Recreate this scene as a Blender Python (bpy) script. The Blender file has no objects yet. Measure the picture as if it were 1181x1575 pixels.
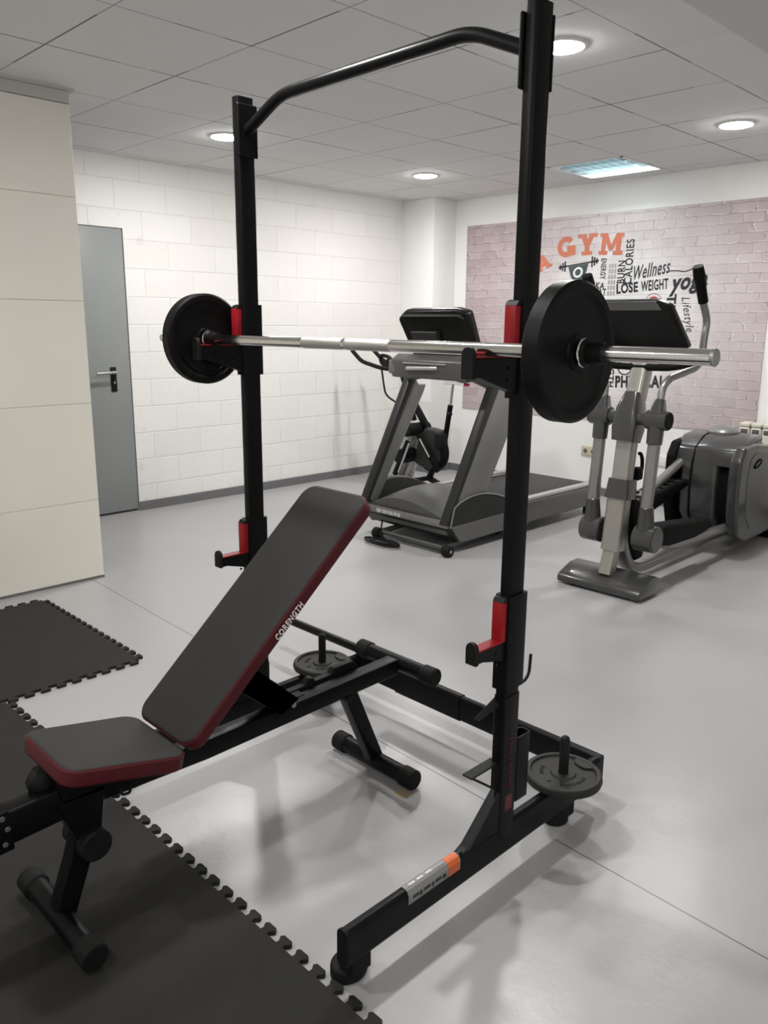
import bpy, bmesh, math, random
from mathutils import Vector, Matrix
random.seed(7)
S = bpy.context.scene
COL = S.collection
ORG = {}
V = lambda *a: Vector(a)
PI = math.pi

# ------------------------------------------------------------------ materials
def mat(name, col, rough=.5, metal=0., spec=.5, coat=0., noise=0., nscale=30., bump=0., bscale=200.):
    m = bpy.data.materials.new(name); m.use_nodes = True
    nt = m.node_tree; b = nt.nodes['Principled BSDF']
    b.inputs['Base Color'].default_value = (*col, 1)
    b.inputs['Roughness'].default_value = rough
    b.inputs['Metallic'].default_value = metal
    b.inputs['Specular IOR Level'].default_value = spec
    b.inputs['Coat Weight'].default_value = coat
    tc = nt.nodes.new('ShaderNodeTexCoord')
    if noise:
        n = nt.nodes.new('ShaderNodeTexNoise'); n.inputs['Scale'].default_value = nscale; n.inputs['Detail'].default_value = 5
        nt.links.new(tc.outputs['Object'], n.inputs['Vector'])
        mx = nt.nodes.new('ShaderNodeMixRGB')
        mx.inputs[1].default_value = (*[c*(1-noise) for c in col], 1)
        mx.inputs[2].default_value = (*[min(1, c*(1+noise)) for c in col], 1)
        nt.links.new(n.outputs['Fac'], mx.inputs[0]); nt.links.new(mx.outputs[0], b.inputs['Base Color'])
    if bump:
        n2 = nt.nodes.new('ShaderNodeTexNoise'); n2.inputs['Scale'].default_value = bscale; n2.inputs['Detail'].default_value = 4
        nt.links.new(tc.outputs['Object'], n2.inputs['Vector'])
        bp = nt.nodes.new('ShaderNodeBump'); bp.inputs['Strength'].default_value = bump; bp.inputs['Distance'].default_value = .002
        nt.links.new(n2.outputs['Fac'], bp.inputs['Height']); nt.links.new(bp.outputs[0], b.inputs['Normal'])
    return m

def emis(name, col, strength):
    m = bpy.data.materials.new(name); m.use_nodes = True
    b = m.node_tree.nodes['Principled BSDF']
    b.inputs['Base Color'].default_value = (.9, .9, .9, 1)
    b.inputs['Emission Color'].default_value = (*col, 1)
    b.inputs['Emission Strength'].default_value = strength
    return m

def N(nt, t, **k):
    n = nt.nodes.new(t)
    for a, v in k.items(): setattr(n, a, v)
    return n
def math_n(nt, op, a, b=None, c=None):
    n = N(nt, 'ShaderNodeMath', operation=op)
    for i, v in enumerate((a, b, c)):
        if v is None: continue
        if isinstance(v, (int, float)): n.inputs[i].default_value = v
        else: nt.links.new(v, n.inputs[i])
    return n.outputs[0]
def ramp(nt, fac, stops):
    r = N(nt, 'ShaderNodeValToRGB')
    e = r.color_ramp.elements
    while len(e) < len(stops): e.new(.5)
    for el, (p, c) in zip(e, stops):
        el.position = p; el.color = (*c, 1)
    nt.links.new(fac, r.inputs[0]); return r.outputs[0]
def mixc(nt, fac, a, b, blend='MIX'):
    n = N(nt, 'ShaderNodeMixRGB', blend_type=blend)
    for i, v in enumerate((fac, a, b)):
        if isinstance(v, tuple): n.inputs[i].default_value = (*v, 1)
        elif isinstance(v, (int, float)): n.inputs[i].default_value = v
        else: nt.links.new(v, n.inputs[i])
    return n.outputs[0]
def noise_n(nt, vec, scale, detail=5, rough=.55):
    n = N(nt, 'ShaderNodeTexNoise'); n.inputs['Scale'].default_value = scale
    n.inputs['Detail'].default_value = detail; n.inputs['Roughness'].default_value = rough
    nt.links.new(vec, n.inputs['Vector']); return n.outputs['Fac']
def bump_n(nt, h, strength, dist):
    b = N(nt, 'ShaderNodeBump'); b.inputs['Strength'].default_value = strength; b.inputs['Distance'].default_value = dist
    nt.links.new(h, b.inputs['Height']); return b.outputs[0]
def newmat(name):
    m = bpy.data.materials.new(name); m.use_nodes = True
    nt = m.node_tree; b = nt.nodes['Principled BSDF']
    tc = N(nt, 'ShaderNodeTexCoord'); sep = N(nt, 'ShaderNodeSeparateXYZ')
    nt.links.new(tc.outputs['Object'], sep.inputs[0])
    return m, nt, b, tc.outputs['Object'], sep.outputs

def floor_mat():
    m, nt, b, ob, s = newmat('painted_concrete')
    n1 = noise_n(nt, ob, 1.3, 6); n2 = noise_n(nt, ob, 14, 6)
    c = mixc(nt, n1, (.350, .347, .353), (.412, .406, .409))
    c = mixc(nt, math_n(nt, 'MULTIPLY', n2, .25), c, (.35, .35, .36))
    # saw-cut joint running across the room
    d = math_n(nt, 'ABSOLUTE', math_n(nt, 'SUBTRACT', s[0], math_n(nt, 'MULTIPLY_ADD', s[1], .035, 1.69)))
    j = math_n(nt, 'LESS_THAN', d, .0022)
    wob = math_n(nt, 'GREATER_THAN', noise_n(nt, ob, 3.1, 3), .33)
    j = math_n(nt, 'MULTIPLY', j, wob)
    c = mixc(nt, math_n(nt, 'MULTIPLY', j, .85), c, (.06, .055, .05))
    # specks of dirt and one yellow spot
    v = N(nt, 'ShaderNodeVectorMath', operation='DISTANCE'); nt.links.new(ob, v.inputs[0]); v.inputs[1].default_value = (1.585, 1.50, 0)
    yd = math_n(nt, 'ADD', v.outputs['Value'], math_n(nt, 'MULTIPLY', n2, .05))
    c = mixc(nt, math_n(nt, 'MULTIPLY', math_n(nt, 'LESS_THAN', yd, .050), .55), c, (.46, .33, .10))
    nt.links.new(c, b.inputs['Base Color'])
    r = math_n(nt, 'MULTIPLY_ADD', noise_n(nt, ob, 2.2, 1), .06, .285)
    nt.links.new(r, b.inputs['Roughness'])
    h = math_n(nt, 'ADD', noise_n(nt, ob, 9, 6), math_n(nt, 'MULTIPLY', noise_n(nt, ob, 60, 3), .15))
    h = math_n(nt, 'SUBTRACT', h, math_n(nt, 'MULTIPLY', j, .5))
    nt.links.new(bump_n(nt, h, .14, .012), b.inputs['Normal'])
    return m

def ceiling_mat():
    m, nt, b, ob, s = newmat('mineral_tiles')
    def line(o, phase, w):
        f = math_n(nt, 'FRACT', math_n(nt, 'DIVIDE', math_n(nt, 'SUBTRACT', o, phase - 6.0), .6))
        d = math_n(nt, 'MINIMUM', f, math_n(nt, 'SUBTRACT', 1, f))
        return math_n(nt, 'LESS_THAN', d, w/.6)
    inside = math_n(nt, 'GREATER_THAN', s[1], 1.772)
    wid = noise_n(nt, ob, 1.7, 2)
    lx = line(s[0], 1.562, .0045); ly = line(s[1], 2.375, .0045)
    l = math_n(nt, 'MULTIPLY', math_n(nt, 'MAXIMUM', lx, ly), inside)
    dark = math_n(nt, 'MULTIPLY', l, math_n(nt, 'MULTIPLY_ADD', math_n(nt, 'GREATER_THAN', wid, .52), .35, .38))
    n1 = noise_n(nt, ob, 160, 3)
    c = mixc(nt, n1, (.70, .70, .69), (.79, .79, .78))
    tx = math_n(nt, 'FLOOR', math_n(nt, 'DIVIDE', math_n(nt, 'SUBTRACT', s[0], 1.562), .6))
    ty = math_n(nt, 'FLOOR', math_n(nt, 'DIVIDE', math_n(nt, 'SUBTRACT', s[1], 2.375), .6))
    cx = N(nt, 'ShaderNodeCombineXYZ'); nt.links.new(tx, cx.inputs[0]); nt.links.new(ty, cx.inputs[1])
    wn = N(nt, 'ShaderNodeTexWhiteNoise'); nt.links.new(cx.outputs[0], wn.inputs['Vector'])
    c = mixc(nt, math_n(nt, 'MULTIPLY', wn.outputs['Value'], .22), c, (.64, .64, .635))
    c = mixc(nt, dark, c, (.05, .05, .045))
    nt.links.new(c, b.inputs['Base Color']); b.inputs['Roughness'].default_value = .95
    b.inputs['Specular IOR Level'].default_value = .1
    h = math_n(nt, 'SUBTRACT', math_n(nt, 'MULTIPLY', n1, .2), l)
    nt.links.new(bump_n(nt, h, .4, .004), b.inputs['Normal'])
    return m

def block_mat():
    m, nt, b, ob, s = newmat('painted_block')
    cx = N(nt, 'ShaderNodeCombineXYZ'); nt.links.new(s[0], cx.inputs[0])
    wz = math_n(nt, 'ADD', s[2], math_n(nt, 'MULTIPLY', noise_n(nt, ob, 2.5, 3), .012))
    nt.links.new(wz, cx.inputs[1])
    br = N(nt, 'ShaderNodeTexBrick'); nt.links.new(cx.outputs[0], br.inputs['Vector'])
    br.inputs['Scale'].default_value = 1; br.inputs['Brick Width'].default_value = .40; br.inputs['Row Height'].default_value = .1965
    br.inputs['Mortar Size'].default_value = .005; br.inputs['Mortar Smooth'].default_value = .8; br.offset = .5
    br.inputs['Color1'].default_value = (.81, .80, .775, 1); br.inputs['Color2'].default_value = (.85, .84, .82, 1)
    br.inputs['Mortar'].default_value = (.785, .77, .745, 1)
    n1 = noise_n(nt, ob, 3, 5)
    c = mixc(nt, math_n(nt, 'MULTIPLY', n1, .3), br.outputs['Color'], (.78, .765, .73))
    n2 = noise_n(nt, ob, 7, 4)
    c = mixc(nt, math_n(nt, 'MULTIPLY', math_n(nt, 'GREATER_THAN', n2, .70), .25), c, (.55, .54, .52))
    nt.links.new(c, b.inputs['Base Color']); b.inputs['Roughness'].default_value = .55
    h = math_n(nt, 'SUBTRACT', math_n(nt, 'MULTIPLY', noise_n(nt, ob, 12, 5), .55), br.outputs['Fac'])
    nt.links.new(bump_n(nt, h, .42, .010), b.inputs['Normal'])
    return m

def mural_mat():
    m, nt, b, ob, s = newmat('printed_brick_canvas')
    cx = N(nt, 'ShaderNodeCombineXYZ')
    nt.links.new(math_n(nt, 'ADD', s[1], math_n(nt, 'MULTIPLY', noise_n(nt, ob, 13, 2), .09)), cx.inputs[0])
    nt.links.new(math_n(nt, 'ADD', s[2], math_n(nt, 'MULTIPLY', noise_n(nt, ob, 14, 2), .022)), cx.inputs[1])
    br = N(nt, 'ShaderNodeTexBrick'); nt.links.new(cx.outputs[0], br.inputs['Vector'])
    br.inputs['Scale'].default_value = 1; br.inputs['Brick Width'].default_value = .165; br.inputs['Row Height'].default_value = .068
    br.inputs['Mortar Size'].default_value = .004; br.inputs['Mortar Smooth'].default_value = .8
    br.inputs['Color1'].default_value = (.37, .29, .30, 1); br.inputs['Color2'].default_value = (.48, .39, .40, 1)
    br.inputs['Mortar'].default_value = (.38, .30, .31, 1)
    n1 = noise_n(nt, ob, 14, 4)
    c = mixc(nt, math_n(nt, 'MULTIPLY', n1, .4), br.outputs['Color'], (.54, .46, .47))
    sh = N(nt, 'ShaderNodeVectorMath', operation='ADD'); nt.links.new(cx.outputs[0], sh.inputs[0]); sh.inputs[1].default_value = (.007, -.006, 0)
    b2 = N(nt, 'ShaderNodeTexBrick'); nt.links.new(sh.outputs[0], b2.inputs['Vector']); b2.offset = br.offset
    for nm in ('Scale', 'Brick Width', 'Row Height', 'Mortar Size', 'Mortar Smooth'): b2.inputs[nm].default_value = br.inputs[nm].default_value
    gate = ramp(nt, noise_n(nt, ob, 11, 3), [(.40, (0, 0, 0)), (.62, (1, 1, 1))])
    gate2 = ramp(nt, noise_n(nt, cx.outputs[0], 17, 2), [(.42, (0, 0, 0)), (.60, (1, 1, 1))])
    c = mixc(nt, math_n(nt, 'MULTIPLY', math_n(nt, 'MULTIPLY', b2.outputs['Fac'], gate), .9), c, (.82, .76, .77))
    c = mixc(nt, math_n(nt, 'MULTIPLY', math_n(nt, 'MULTIPLY', br.outputs['Fac'], gate2), .8), c, (.20, .155, .165))
    # the print fades to white behind the lettering
    v = N(nt, 'ShaderNodeVectorMath', operation='DISTANCE')
    mp = N(nt, 'ShaderNodeMapping'); mp.inputs['Scale'].default_value = (0, 1.0, 1.05); mp.inputs['Location'].default_value = (0, .20, -.83)
    nt.links.new(ob, mp.inputs['Vector'])
    nt.links.new(mp.outputs[0], v.inputs[0]); v.inputs[1].default_value = (0, 0, 0)
    d = math_n(nt, 'ADD', v.outputs['Value'], math_n(nt, 'MULTIPLY', noise_n(nt, ob, 5, 4), .5))
    f = ramp(nt, d, [(.0, (.95, .95, .95)), (.78, (.93, .93, .93)), (1.0, (.62, .62, .62))])
    f2 = ramp(nt, math_n(nt, 'MULTIPLY', d, .62), [(.44, (1, 1, 1)), (1.0, (.05, .05, .05))])
    ff = math_n(nt, 'MULTIPLY', f, f2)
    c = mixc(nt, ff, c, (.84, .825, .83))
    nt.links.new(c, b.inputs['Base Color']); b.inputs['Roughness'].default_value = .38
    h = math_n(nt, 'SUBTRACT', math_n(nt, 'MULTIPLY', n1, .5), br.outputs['Fac'])
    nt.links.new(bump_n(nt, h, .5, .008), b.inputs['Normal'])
    return m

M = dict(
    floor=floor_mat(), ceil=ceiling_mat(), block=block_mat(), mural=mural_mat(),
    plaster=mat('white_plaster', (0.87, 0.865, 0.85), .7, noise=.03, nscale=4, bump=.15, bscale=60),
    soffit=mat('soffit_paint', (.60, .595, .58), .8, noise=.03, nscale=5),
    panel=mat('beige_panel', (0.74, 0.71, 0.635), .45, noise=.03, nscale=3),
    header=mat('header_paint', (0.5, 0.49, 0.46), .6, noise=.03, nscale=5),
    seam=mat('panel_seam', (0.54, 0.515, 0.455), .7),
    base=mat('grey_skirting', (0.15, 0.15, 0.153), .45, noise=.06, nscale=12),
    door=mat('grey_door_paint', (0.25, 0.265, 0.262), .42, noise=.04, nscale=3),
    black=mat('black_powder_coat', (0.0045, 0.0045, 0.005), .34, spec=.14, noise=.15, nscale=60, bump=.06, bscale=500),
    blackm=mat('matt_black_steel', (0.0075, 0.0075, 0.0072), .55, spec=.22, noise=.1, nscale=40),
    rubber=mat('black_rubber', (0.006, 0.006, 0.0058), .7, spec=.22, noise=.15, nscale=40),
    red=mat('red_plastic_liner', (0.3, 0.01, 0.016), .38, spec=.22, noise=.04, nscale=20),
    redmark=mat('dark_red_mark', (.10, .008, .012), .5),
    chrome=mat('chrome', (.80, .79, .76), .13, 1.0, noise=.02, nscale=20),
    knurl=mat('knurled_steel', (.52, .51, .49), .36, 1.0, noise=.15, nscale=400, bump=.5, bscale=900),
    iron=mat('cast_iron_plate', (0.0045, 0.0045, 0.0045), .46, spec=.14, noise=.15, nscale=50, bump=.2, bscale=250),
    iron_grey=mat('worn_iron_plate', (0.021, 0.021, 0.02), .48, spec=.22, noise=.15, nscale=50, bump=.2, bscale=250),
    vinyl=mat('charcoal_vinyl', (0.027, 0.0265, 0.025), .47, spec=.13, noise=.08, nscale=25, bump=.35, bscale=900),
    maroon=mat('maroon_vinyl', (0.078, 0.0095, 0.013), .45, spec=.22, noise=.1, nscale=30, bump=.25, bscale=900),
    white=mat('white_print', (0.85, 0.84, 0.82), .6),
    steel=mat('bare_steel', (.42, .42, .41), .4, 1.0),
    eva=mat('black_foam_mat', (0.0175, 0.017, 0.0155), .72, spec=.22, noise=.16, nscale=35, bump=.5, bscale=450),
    eva2=mat('grey_black_foam_mat', (0.0205, 0.0195, 0.018), .74, spec=.22, noise=.14, nscale=30, bump=.5, bscale=450),
    tm_grey=mat('treadmill_grey_plastic', (0.082, 0.082, 0.079), .36, noise=.06, nscale=15),
    tm_light=mat('treadmill_light_panel', (0.195, 0.195, 0.19), .38, .3, noise=.04, nscale=10),
    tm_dark=mat('treadmill_dark_plastic', (0.026, 0.026, 0.025), .42, spec=.22, noise=.08, nscale=20),
    tm_side=mat('treadmill_side_silver', (0.13, 0.13, 0.126), .35, .3),
    tm_silver=mat('silver_rail', (.62, .61, .59), .3, .7),
    belt=mat('treadmill_belt', (0.022, 0.022, 0.023), .6, noise=.1, nscale=80),
    conblack=mat('console_black', (0.0055, 0.0055, 0.005), .33, spec=.22, noise=.1, nscale=20),
    conedge=mat('console_grey_lip', (0.12, 0.12, 0.115), .3),
    el_grey=mat('trainer_grey_gloss', (0.046, 0.046, 0.046), .24, coat=.35, noise=.05, nscale=10),
    el_gold=mat('trainer_champagne_paint', (0.36, 0.345, 0.315), .33, .55, noise=.03, nscale=20),
    el_tube=mat('trainer_tube_paint', (0.29, 0.285, 0.275), .3, .65),
    el_dark=mat('trainer_black_plastic', (0.0065, 0.0065, 0.0065), .6, spec=.08),
    bikesilver=mat('silver_paint', (.50, .50, .49), .35, .4),
    rad=mat('cream_radiator', (.70, .685, .60), .35),
    raddark=mat('radiator_gap', (.10, .10, .09), .6),
    sockc=mat('cream_socket', (.55, .50, .36), .4), sockw=mat('white_switch', (0.78, 0.78, 0.77), .35),
    lamp=emis('led_diffuser', (1.0, .982, .955), 345.),
    rim=mat('white_lamp_rim', (.85, .85, .83), .4),
    tube=emis('fluorescent_tube', (.72, .93, 1.0), 2.0), tube2=emis('bright_fluorescent_tube', (.93, .98, 1.0), 45.),
    louvre=mat('mirror_louvre', (.70, .75, .76), .18, .9),
    troffer=mat('troffer_reflector', (.62, .68, .70), .3, .5),
    orange=mat('orange_print', (0.6, 0.175, 0.095), .55, noise=.12, nscale=25),
    ink=mat('black_print', (.022, .022, .026), .55), teal=mat('dark_teal_print', (.04, .065, .075), .55),
    pgrey=mat('pale_grey_print', (.40, .39, .40), .6), pred=mat('red_print', (.42, .07, .09), .55),
    stick=mat('sticker_foil', (.30, .30, .29), .25, .5), stickor=mat('sticker_orange', (.62, .13, .03), .4),
    decal=mat('white_decal', (.50, .50, .48), .4), pinkred=mat('stop_key_red', (.6, .02, .07), .4),
)

# ------------------------------------------------------------------ mesh helpers
def bm_(): return bmesh.new()
def bev(bm, verts, off, seg=2, ang=.45):
    vs = set(verts)
    es = [e for e in bm.edges if e.verts[0] in vs and e.verts[1] in vs and len(e.link_faces) == 2 and e.calc_face_angle(0) > ang]
    if es: bmesh.ops.bevel(bm, geom=es, offset=off, segments=seg, profile=.5, affect='EDGES', clamp_overlap=True)
def box(bm, x0, x1, y0, y1, z0, z1, b=0, seg=2, rot=None):
    m = Matrix.Translation(((x0+x1)/2, (y0+y1)/2, (z0+z1)/2)) @ (rot.to_4x4() if rot else Matrix.Identity(4)) @ Matrix.Diagonal((x1-x0, y1-y0, z1-z0, 1))
    r = bmesh.ops.create_cube(bm, size=1, matrix=m)['verts']
    if b: bmesh.ops.recalc_face_normals(bm, faces=list({f for v in r for f in v.link_faces})); bev(bm, r, b, seg)
def prism(bm, pts, vec, b=0, seg=2, ang=.45):
    vec = Vector(vec)
    a = [bm.verts.new(p) for p in pts]; c = [bm.verts.new(Vector(p)+vec) for p in pts]
    n = len(pts); fs = [bm.faces.new(a[::-1]), bm.faces.new(c)]
    for i in range(n): fs.append(bm.faces.new((a[i], a[(i+1) % n], c[(i+1) % n], c[i])))
    bmesh.ops.recalc_face_normals(bm, faces=fs)
    if b: bev(bm, a+c, b, seg, ang)
def xz(pts, y): return [(p[0], y, p[1]) for p in pts]
def yz(pts, x): return [(x, p[0], p[1]) for p in pts]
def xy(pts, z): return [(p[0], p[1], z) for p in pts]
def fillet(pts, r, n=5):
    pts = [Vector(p) for p in pts]; out = [pts[0]]
    for i in range(1, len(pts)-1):
        p = pts[i]; a = pts[i-1]-p; c = pts[i+1]-p
        d = min(r, a.length*.48, c.length*.48)
        A = p+a.normalized()*d; B = p+c.normalized()*d
        for k in range(n+1):
            t = k/n; out.append(A*(1-t)**2+p*2*t*(1-t)+B*t*t)
    out.append(pts[-1]); return out
def frames(pts):
    T = []
    for i in range(len(pts)):
        t = (pts[min(i+1, len(pts)-1)]-pts[max(i-1, 0)]).normalized(); T.append(t)
    up = V(0, 0, 1) if abs(T[0].z) < .95 else V(0, 1, 0)
    n = (up-T[0]*up.dot(T[0])).normalized(); F = []
    for t in T:
        n = (n-t*n.dot(t)).normalized(); F.append((t, n, t.cross(n)))
    return F
def loft(bm, rings, cap=True):
    R = [[bm.verts.new(p) for p in r] for r in rings]; n = len(R[0]); fs = []
    for a, c in zip(R, R[1:]):
        for i in range(n): fs.append(bm.faces.new((a[i], a[(i+1) % n], c[(i+1) % n], c[i])))
    if cap: fs.append(bm.faces.new(R[0][::-1])); fs.append(bm.faces.new(R[-1]))
    bmesh.ops.recalc_face_normals(bm, faces=fs); return R
def tube(bm, pts, r, seg=14, fil=0, nf=5, radii=None):
    pts = [Vector(p) for p in pts]
    if fil: pts = fillet(pts, fil, nf)
    F = frames(pts); rings = []
    for i, (p, (t, n, b)) in enumerate(zip(pts, F)):
        rr = radii[i] if radii else r
        rings.append([p+n*rr*math.cos(2*PI*k/seg)+b*rr*math.sin(2*PI*k/seg) for k in range(seg)])
    loft(bm, rings)
def rrect(w, h, r, n=3):
    out = []
    for cx, cy, a0 in ((w/2-r, h/2-r, 0), (-w/2+r, h/2-r, 90), (-w/2+r, -h/2+r, 180), (w/2-r, -h/2+r, 270)):
        for k in range(n+1):
            a = math.radians(a0+90*k/n); out.append((cx+r*math.cos(a), cy+r*math.sin(a)))
    return out
def rtube(bm, pts, side, w, h, r=.006, fil=0, nf=5, sizes=None):
    """rectangular tube: w along 'side', h along the third axis"""
    pts = [Vector(p) for p in pts]; side = Vector(side).normalized()
    if fil: pts = fillet(pts, fil, nf)
    rings = []
    for i, p in enumerate(pts):
        a = (pts[i]-pts[i-1]).normalized() if i else (pts[1]-pts[0]).normalized()
        c = (pts[i+1]-pts[i]).normalized() if i < len(pts)-1 else a
        t = (a+c).normalized(); k = 1/max(.4, t.dot(a)); nn = t.cross(side).normalized()
        ww, hh = sizes[i] if sizes else (w, h)
        rings.append([p+side*u+nn*v*k for u, v in rrect(ww, hh, r)])
    loft(bm, rings)
def lathe(bm, c, axis, prof, seg=32, close=False):
    c = Vector(c); ax = Vector(axis).normalized()
    n = V(0, 0, 1) if abs(ax.z) < .9 else V(1, 0, 0); n = (n-ax*n.dot(ax)).normalized(); b = ax.cross(n)
    rings = [[c+ax*h+(n*math.cos(2*PI*k/seg)+b*math.sin(2*PI*k/seg))*max(r, 1e-4) for k in range(seg)] for r, h in prof]
    if close:
        R = [[bm.verts.new(p) for p in r] for r in rings]; fs = []
        for i in range(len(R)):
            a, d = R[i], R[(i+1) % len(R)]
            for k in range(seg): fs.append(bm.faces.new((a[k], a[(k+1) % seg], d[(k+1) % seg], d[k])))
        bmesh.ops.recalc_face_normals(bm, faces=fs)
    else: loft(bm, rings)
def cyl(bm, a, b, r, seg=20, r2=None):
    a, b = Vector(a), Vector(b); L = (b-a).length; e = min(.004, r*.2, L*.2); r2 = r if r2 is None else r2
    lathe(bm, a, b-a, [(r-e, 0), (r, e), (r2, L-e), (r2-e, L)], seg)

def obj(name, bm, m, parent=None, ang=35, mats=None):
    me = bpy.data.meshes.new(name); 
    if parent is not None:
        o0 = ORG[parent.name]
        bmesh.ops.translate(bm, verts=bm.verts, vec=-o0)
    bm.to_mesh(me); bm.free()
    for mm in (mats or [m]): me.materials.append(mm)
    for p in me.polygons: p.use_smooth = True
    me.set_sharp_from_angle(angle=math.radians(ang))
    o = bpy.data.objects.new(name, me); COL.objects.link(o)
    if parent is not None: o.parent = parent; ORG[o.name] = ORG[parent.name]
    else: ORG[o.name] = V(0, 0, 0)
    return o
def one(name, m, parent, f, *a, **k):
    bm = bm_(); f(bm, *a, **k); return obj(name, bm, m, parent)
def thing(name, label, cat, loc, group=None):
    o = bpy.data.objects.new(name, None); COL.objects.link(o); o.location = loc; o.empty_display_size = .1
    ORG[o.name] = Vector(loc); o['label'] = label; o['category'] = cat
    if group: o['group'] = group
    return o
def tag(o, label, cat, group=None):
    o['label'] = label; o['category'] = cat
    if group: o['group'] = group
    return o
def origin_to(o, p):
    p = Vector(p); o.data.transform(Matrix.Translation(-p)); o.location = p; ORG[o.name] = p; return o
def struct(name, bm, m, parent=None, **k):
    o = obj(name, bm, m, parent, **k)
    if parent is None: o['kind'] = 'structure'
    return o
def text(name, body, size, origin, xdir, ydir, m, parent, extrude=.001, offset=0., shear=0., align='LEFT', fit=None, spacing=1.):
    cu = bpy.data.curves.new(name, 'FONT'); cu.body = body; cu.size = size; cu.extrude = extrude; cu.offset = offset
    cu.shear = shear; cu.align_x = align; cu.space_character = spacing; cu.resolution_u = 4
    t = bpy.data.objects.new(name+'_tmp', cu); COL.objects.link(t)
    dg = bpy.context.evaluated_depsgraph_get(); me = bpy.data.meshes.new_from_object(t.evaluated_get(dg))
    bpy.data.objects.remove(t)
    x, y = Vector(xdir).normalized(), Vector(ydir).normalized(); z = x.cross(y)
    if fit:
        xs = [v.co.x for v in me.vertices]; ys = [v.co.y for v in me.vertices]
        sx, sy = fit[0]/(max(xs)-min(xs)), fit[1]/(max(ys)-min(ys)); mx, my = min(xs), min(ys)
        for v in me.vertices: v.co.x = (v.co.x-mx)*sx; v.co.y = (v.co.y-my)*sy
    o0 = ORG[parent.name]; g = Vector(origin)-o0
    for v in me.vertices: v.co = g+x*v.co.x+y*v.co.y+z*v.co.z
    me.name = name; me.materials.clear(); me.materials.append(m)
    o = bpy.data.objects.new(name, me); COL.objects.link(o); o.parent = parent; ORG[o.name] = o0
    return o

# ------------------------------------------------------------------ room
XW, YW, ZC = 5.96, 5.50, 2.50          # mural wall, block wall, ceiling
X0, Y0 = -2.4, -2.6
TX0, TX1, TY0, TY1 = 5.166, 5.752, 2.980, 3.566      # opening for the ceiling troffer
bm = bm_(); box(bm, X0-.2, XW+.2, Y0-.2, YW+.2, -.12, 0); struct('floor', bm, M['floor'])
bm = bm_()
for a in ((X0, TX0, Y0, YW), (TX1, XW, Y0, YW), (TX0, TX1, Y0, TY0), (TX0, TX1, TY1, YW)):
    box(bm, a[0], a[1], a[2], a[3], ZC, ZC+.03)
struct('ceiling', bm, M['ceil'])
bm = bm_(); box(bm, X0-.2, 1.95, YW, YW+.2, 0, ZC+.03); box(bm, 1.95, 2.85, YW, YW+.2, 2.03, ZC+.03); box(bm, 2.85, XW+.2, YW, YW+.2, 0, ZC+.03)
struct('wall_left', bm, M['block'])
bm = bm_(); box(bm, XW, XW+.2, Y0-.2, YW, 0, ZC+.03); struct('wall_back', bm, M['plaster'])
bm = bm_(); box(bm, X0-.2, XW, Y0-.2, Y0, 0, ZC+.03); struct('wall_right', bm, M['plaster'])
bm = bm_(); box(bm, X0-.2, X0, Y0, YW, 0, ZC+.03); struct('wall_front', bm, M['plaster'])
bm = bm_(); box(bm, 5.655, XW, 5.09, YW, 0, ZC, .004); struct('wall_corner', bm, M['plaster'])
# lowered soffit over the right side of the room
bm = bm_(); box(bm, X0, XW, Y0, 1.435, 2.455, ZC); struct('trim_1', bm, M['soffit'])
bm = bm_(); box(bm, X0, XW, 1.435, 1.47, 2.483, ZC, .003); struct('trim_2', bm, M['plaster'])
# beige partition at the left
bm = bm_()
zs = [0.012, .445, .97, 1.495, 2.0, 2.43]
for a, b2 in zip(zs, zs[1:]): box(bm, X0, 1.905, 4.14, 4.26, a+.0008, b2-.0008, .0015, 1)
w = struct('wall_partition', bm, M['panel'])
bm = bm_(); box(bm, X0, 1.90, 4.145, 4.255, .0, 2.43); struct('seam_backing', bm, M['seam'], w)
bm = bm_(); box(bm, X0, 1.905, 4.135, 4.265, 2.432, 2.487, .002, 1); box(bm, X0, 1.93, 4.125, 4.275, 2.487, ZC); struct('trim_3', bm, M['header'])
bm = bm_(); box(bm, X0, 1.907, 4.137, 4.142, .0, .011); struct('baseboard_partition', bm, M['base'])
# skirting
bm = bm_(); box(bm, 2.85, 5.655, YW-.012, YW, 0, .068, .003, 1); struct('baseboard_left', bm, M['base'])
bm = bm_(); box(bm, XW-.012, XW, Y0, 5.09, 0, .068, .003, 1); struct('baseboard_back', bm, M['base'])
bm = bm_(); box(bm, 5.643, 5.655, 5.078, YW-.012, 0, .068); box(bm, 5.655, XW-.012, 5.078, 5.09, 0, .068); struct('baseboard_corner', bm, M['base'])
# door
bm = bm_(); box(bm, 1.955, 2.845, YW+.004, YW+.05, .014, 2.026, .004)
d = struct('door_1', bm, M['door'])
bm = bm_(); box(bm, 1.95, 2.85, YW+.05, YW+.19, 0, 2.03); struct('dark_recess', bm, M['rubber'], d)
bm = bm_(); box(bm, 2.69, 2.735, YW-.004, YW+.006, .90, 1.075, .006); struct('lock_plate', bm, M['rubber'], d)
bm = bm_(); tube(bm, [(2.712, YW, 1.04), (2.712, YW-.055, 1.04), (2.56, YW-.055, 1.035)], .0105, 12, .02); struct('door_handle', bm, M['steel'], d)
bm = bm_(); cyl(bm, (2.712, YW-.004, .965), (2.712, YW-.012, .965), .009); struct('keyhole', bm, M['steel'], d)

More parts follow.
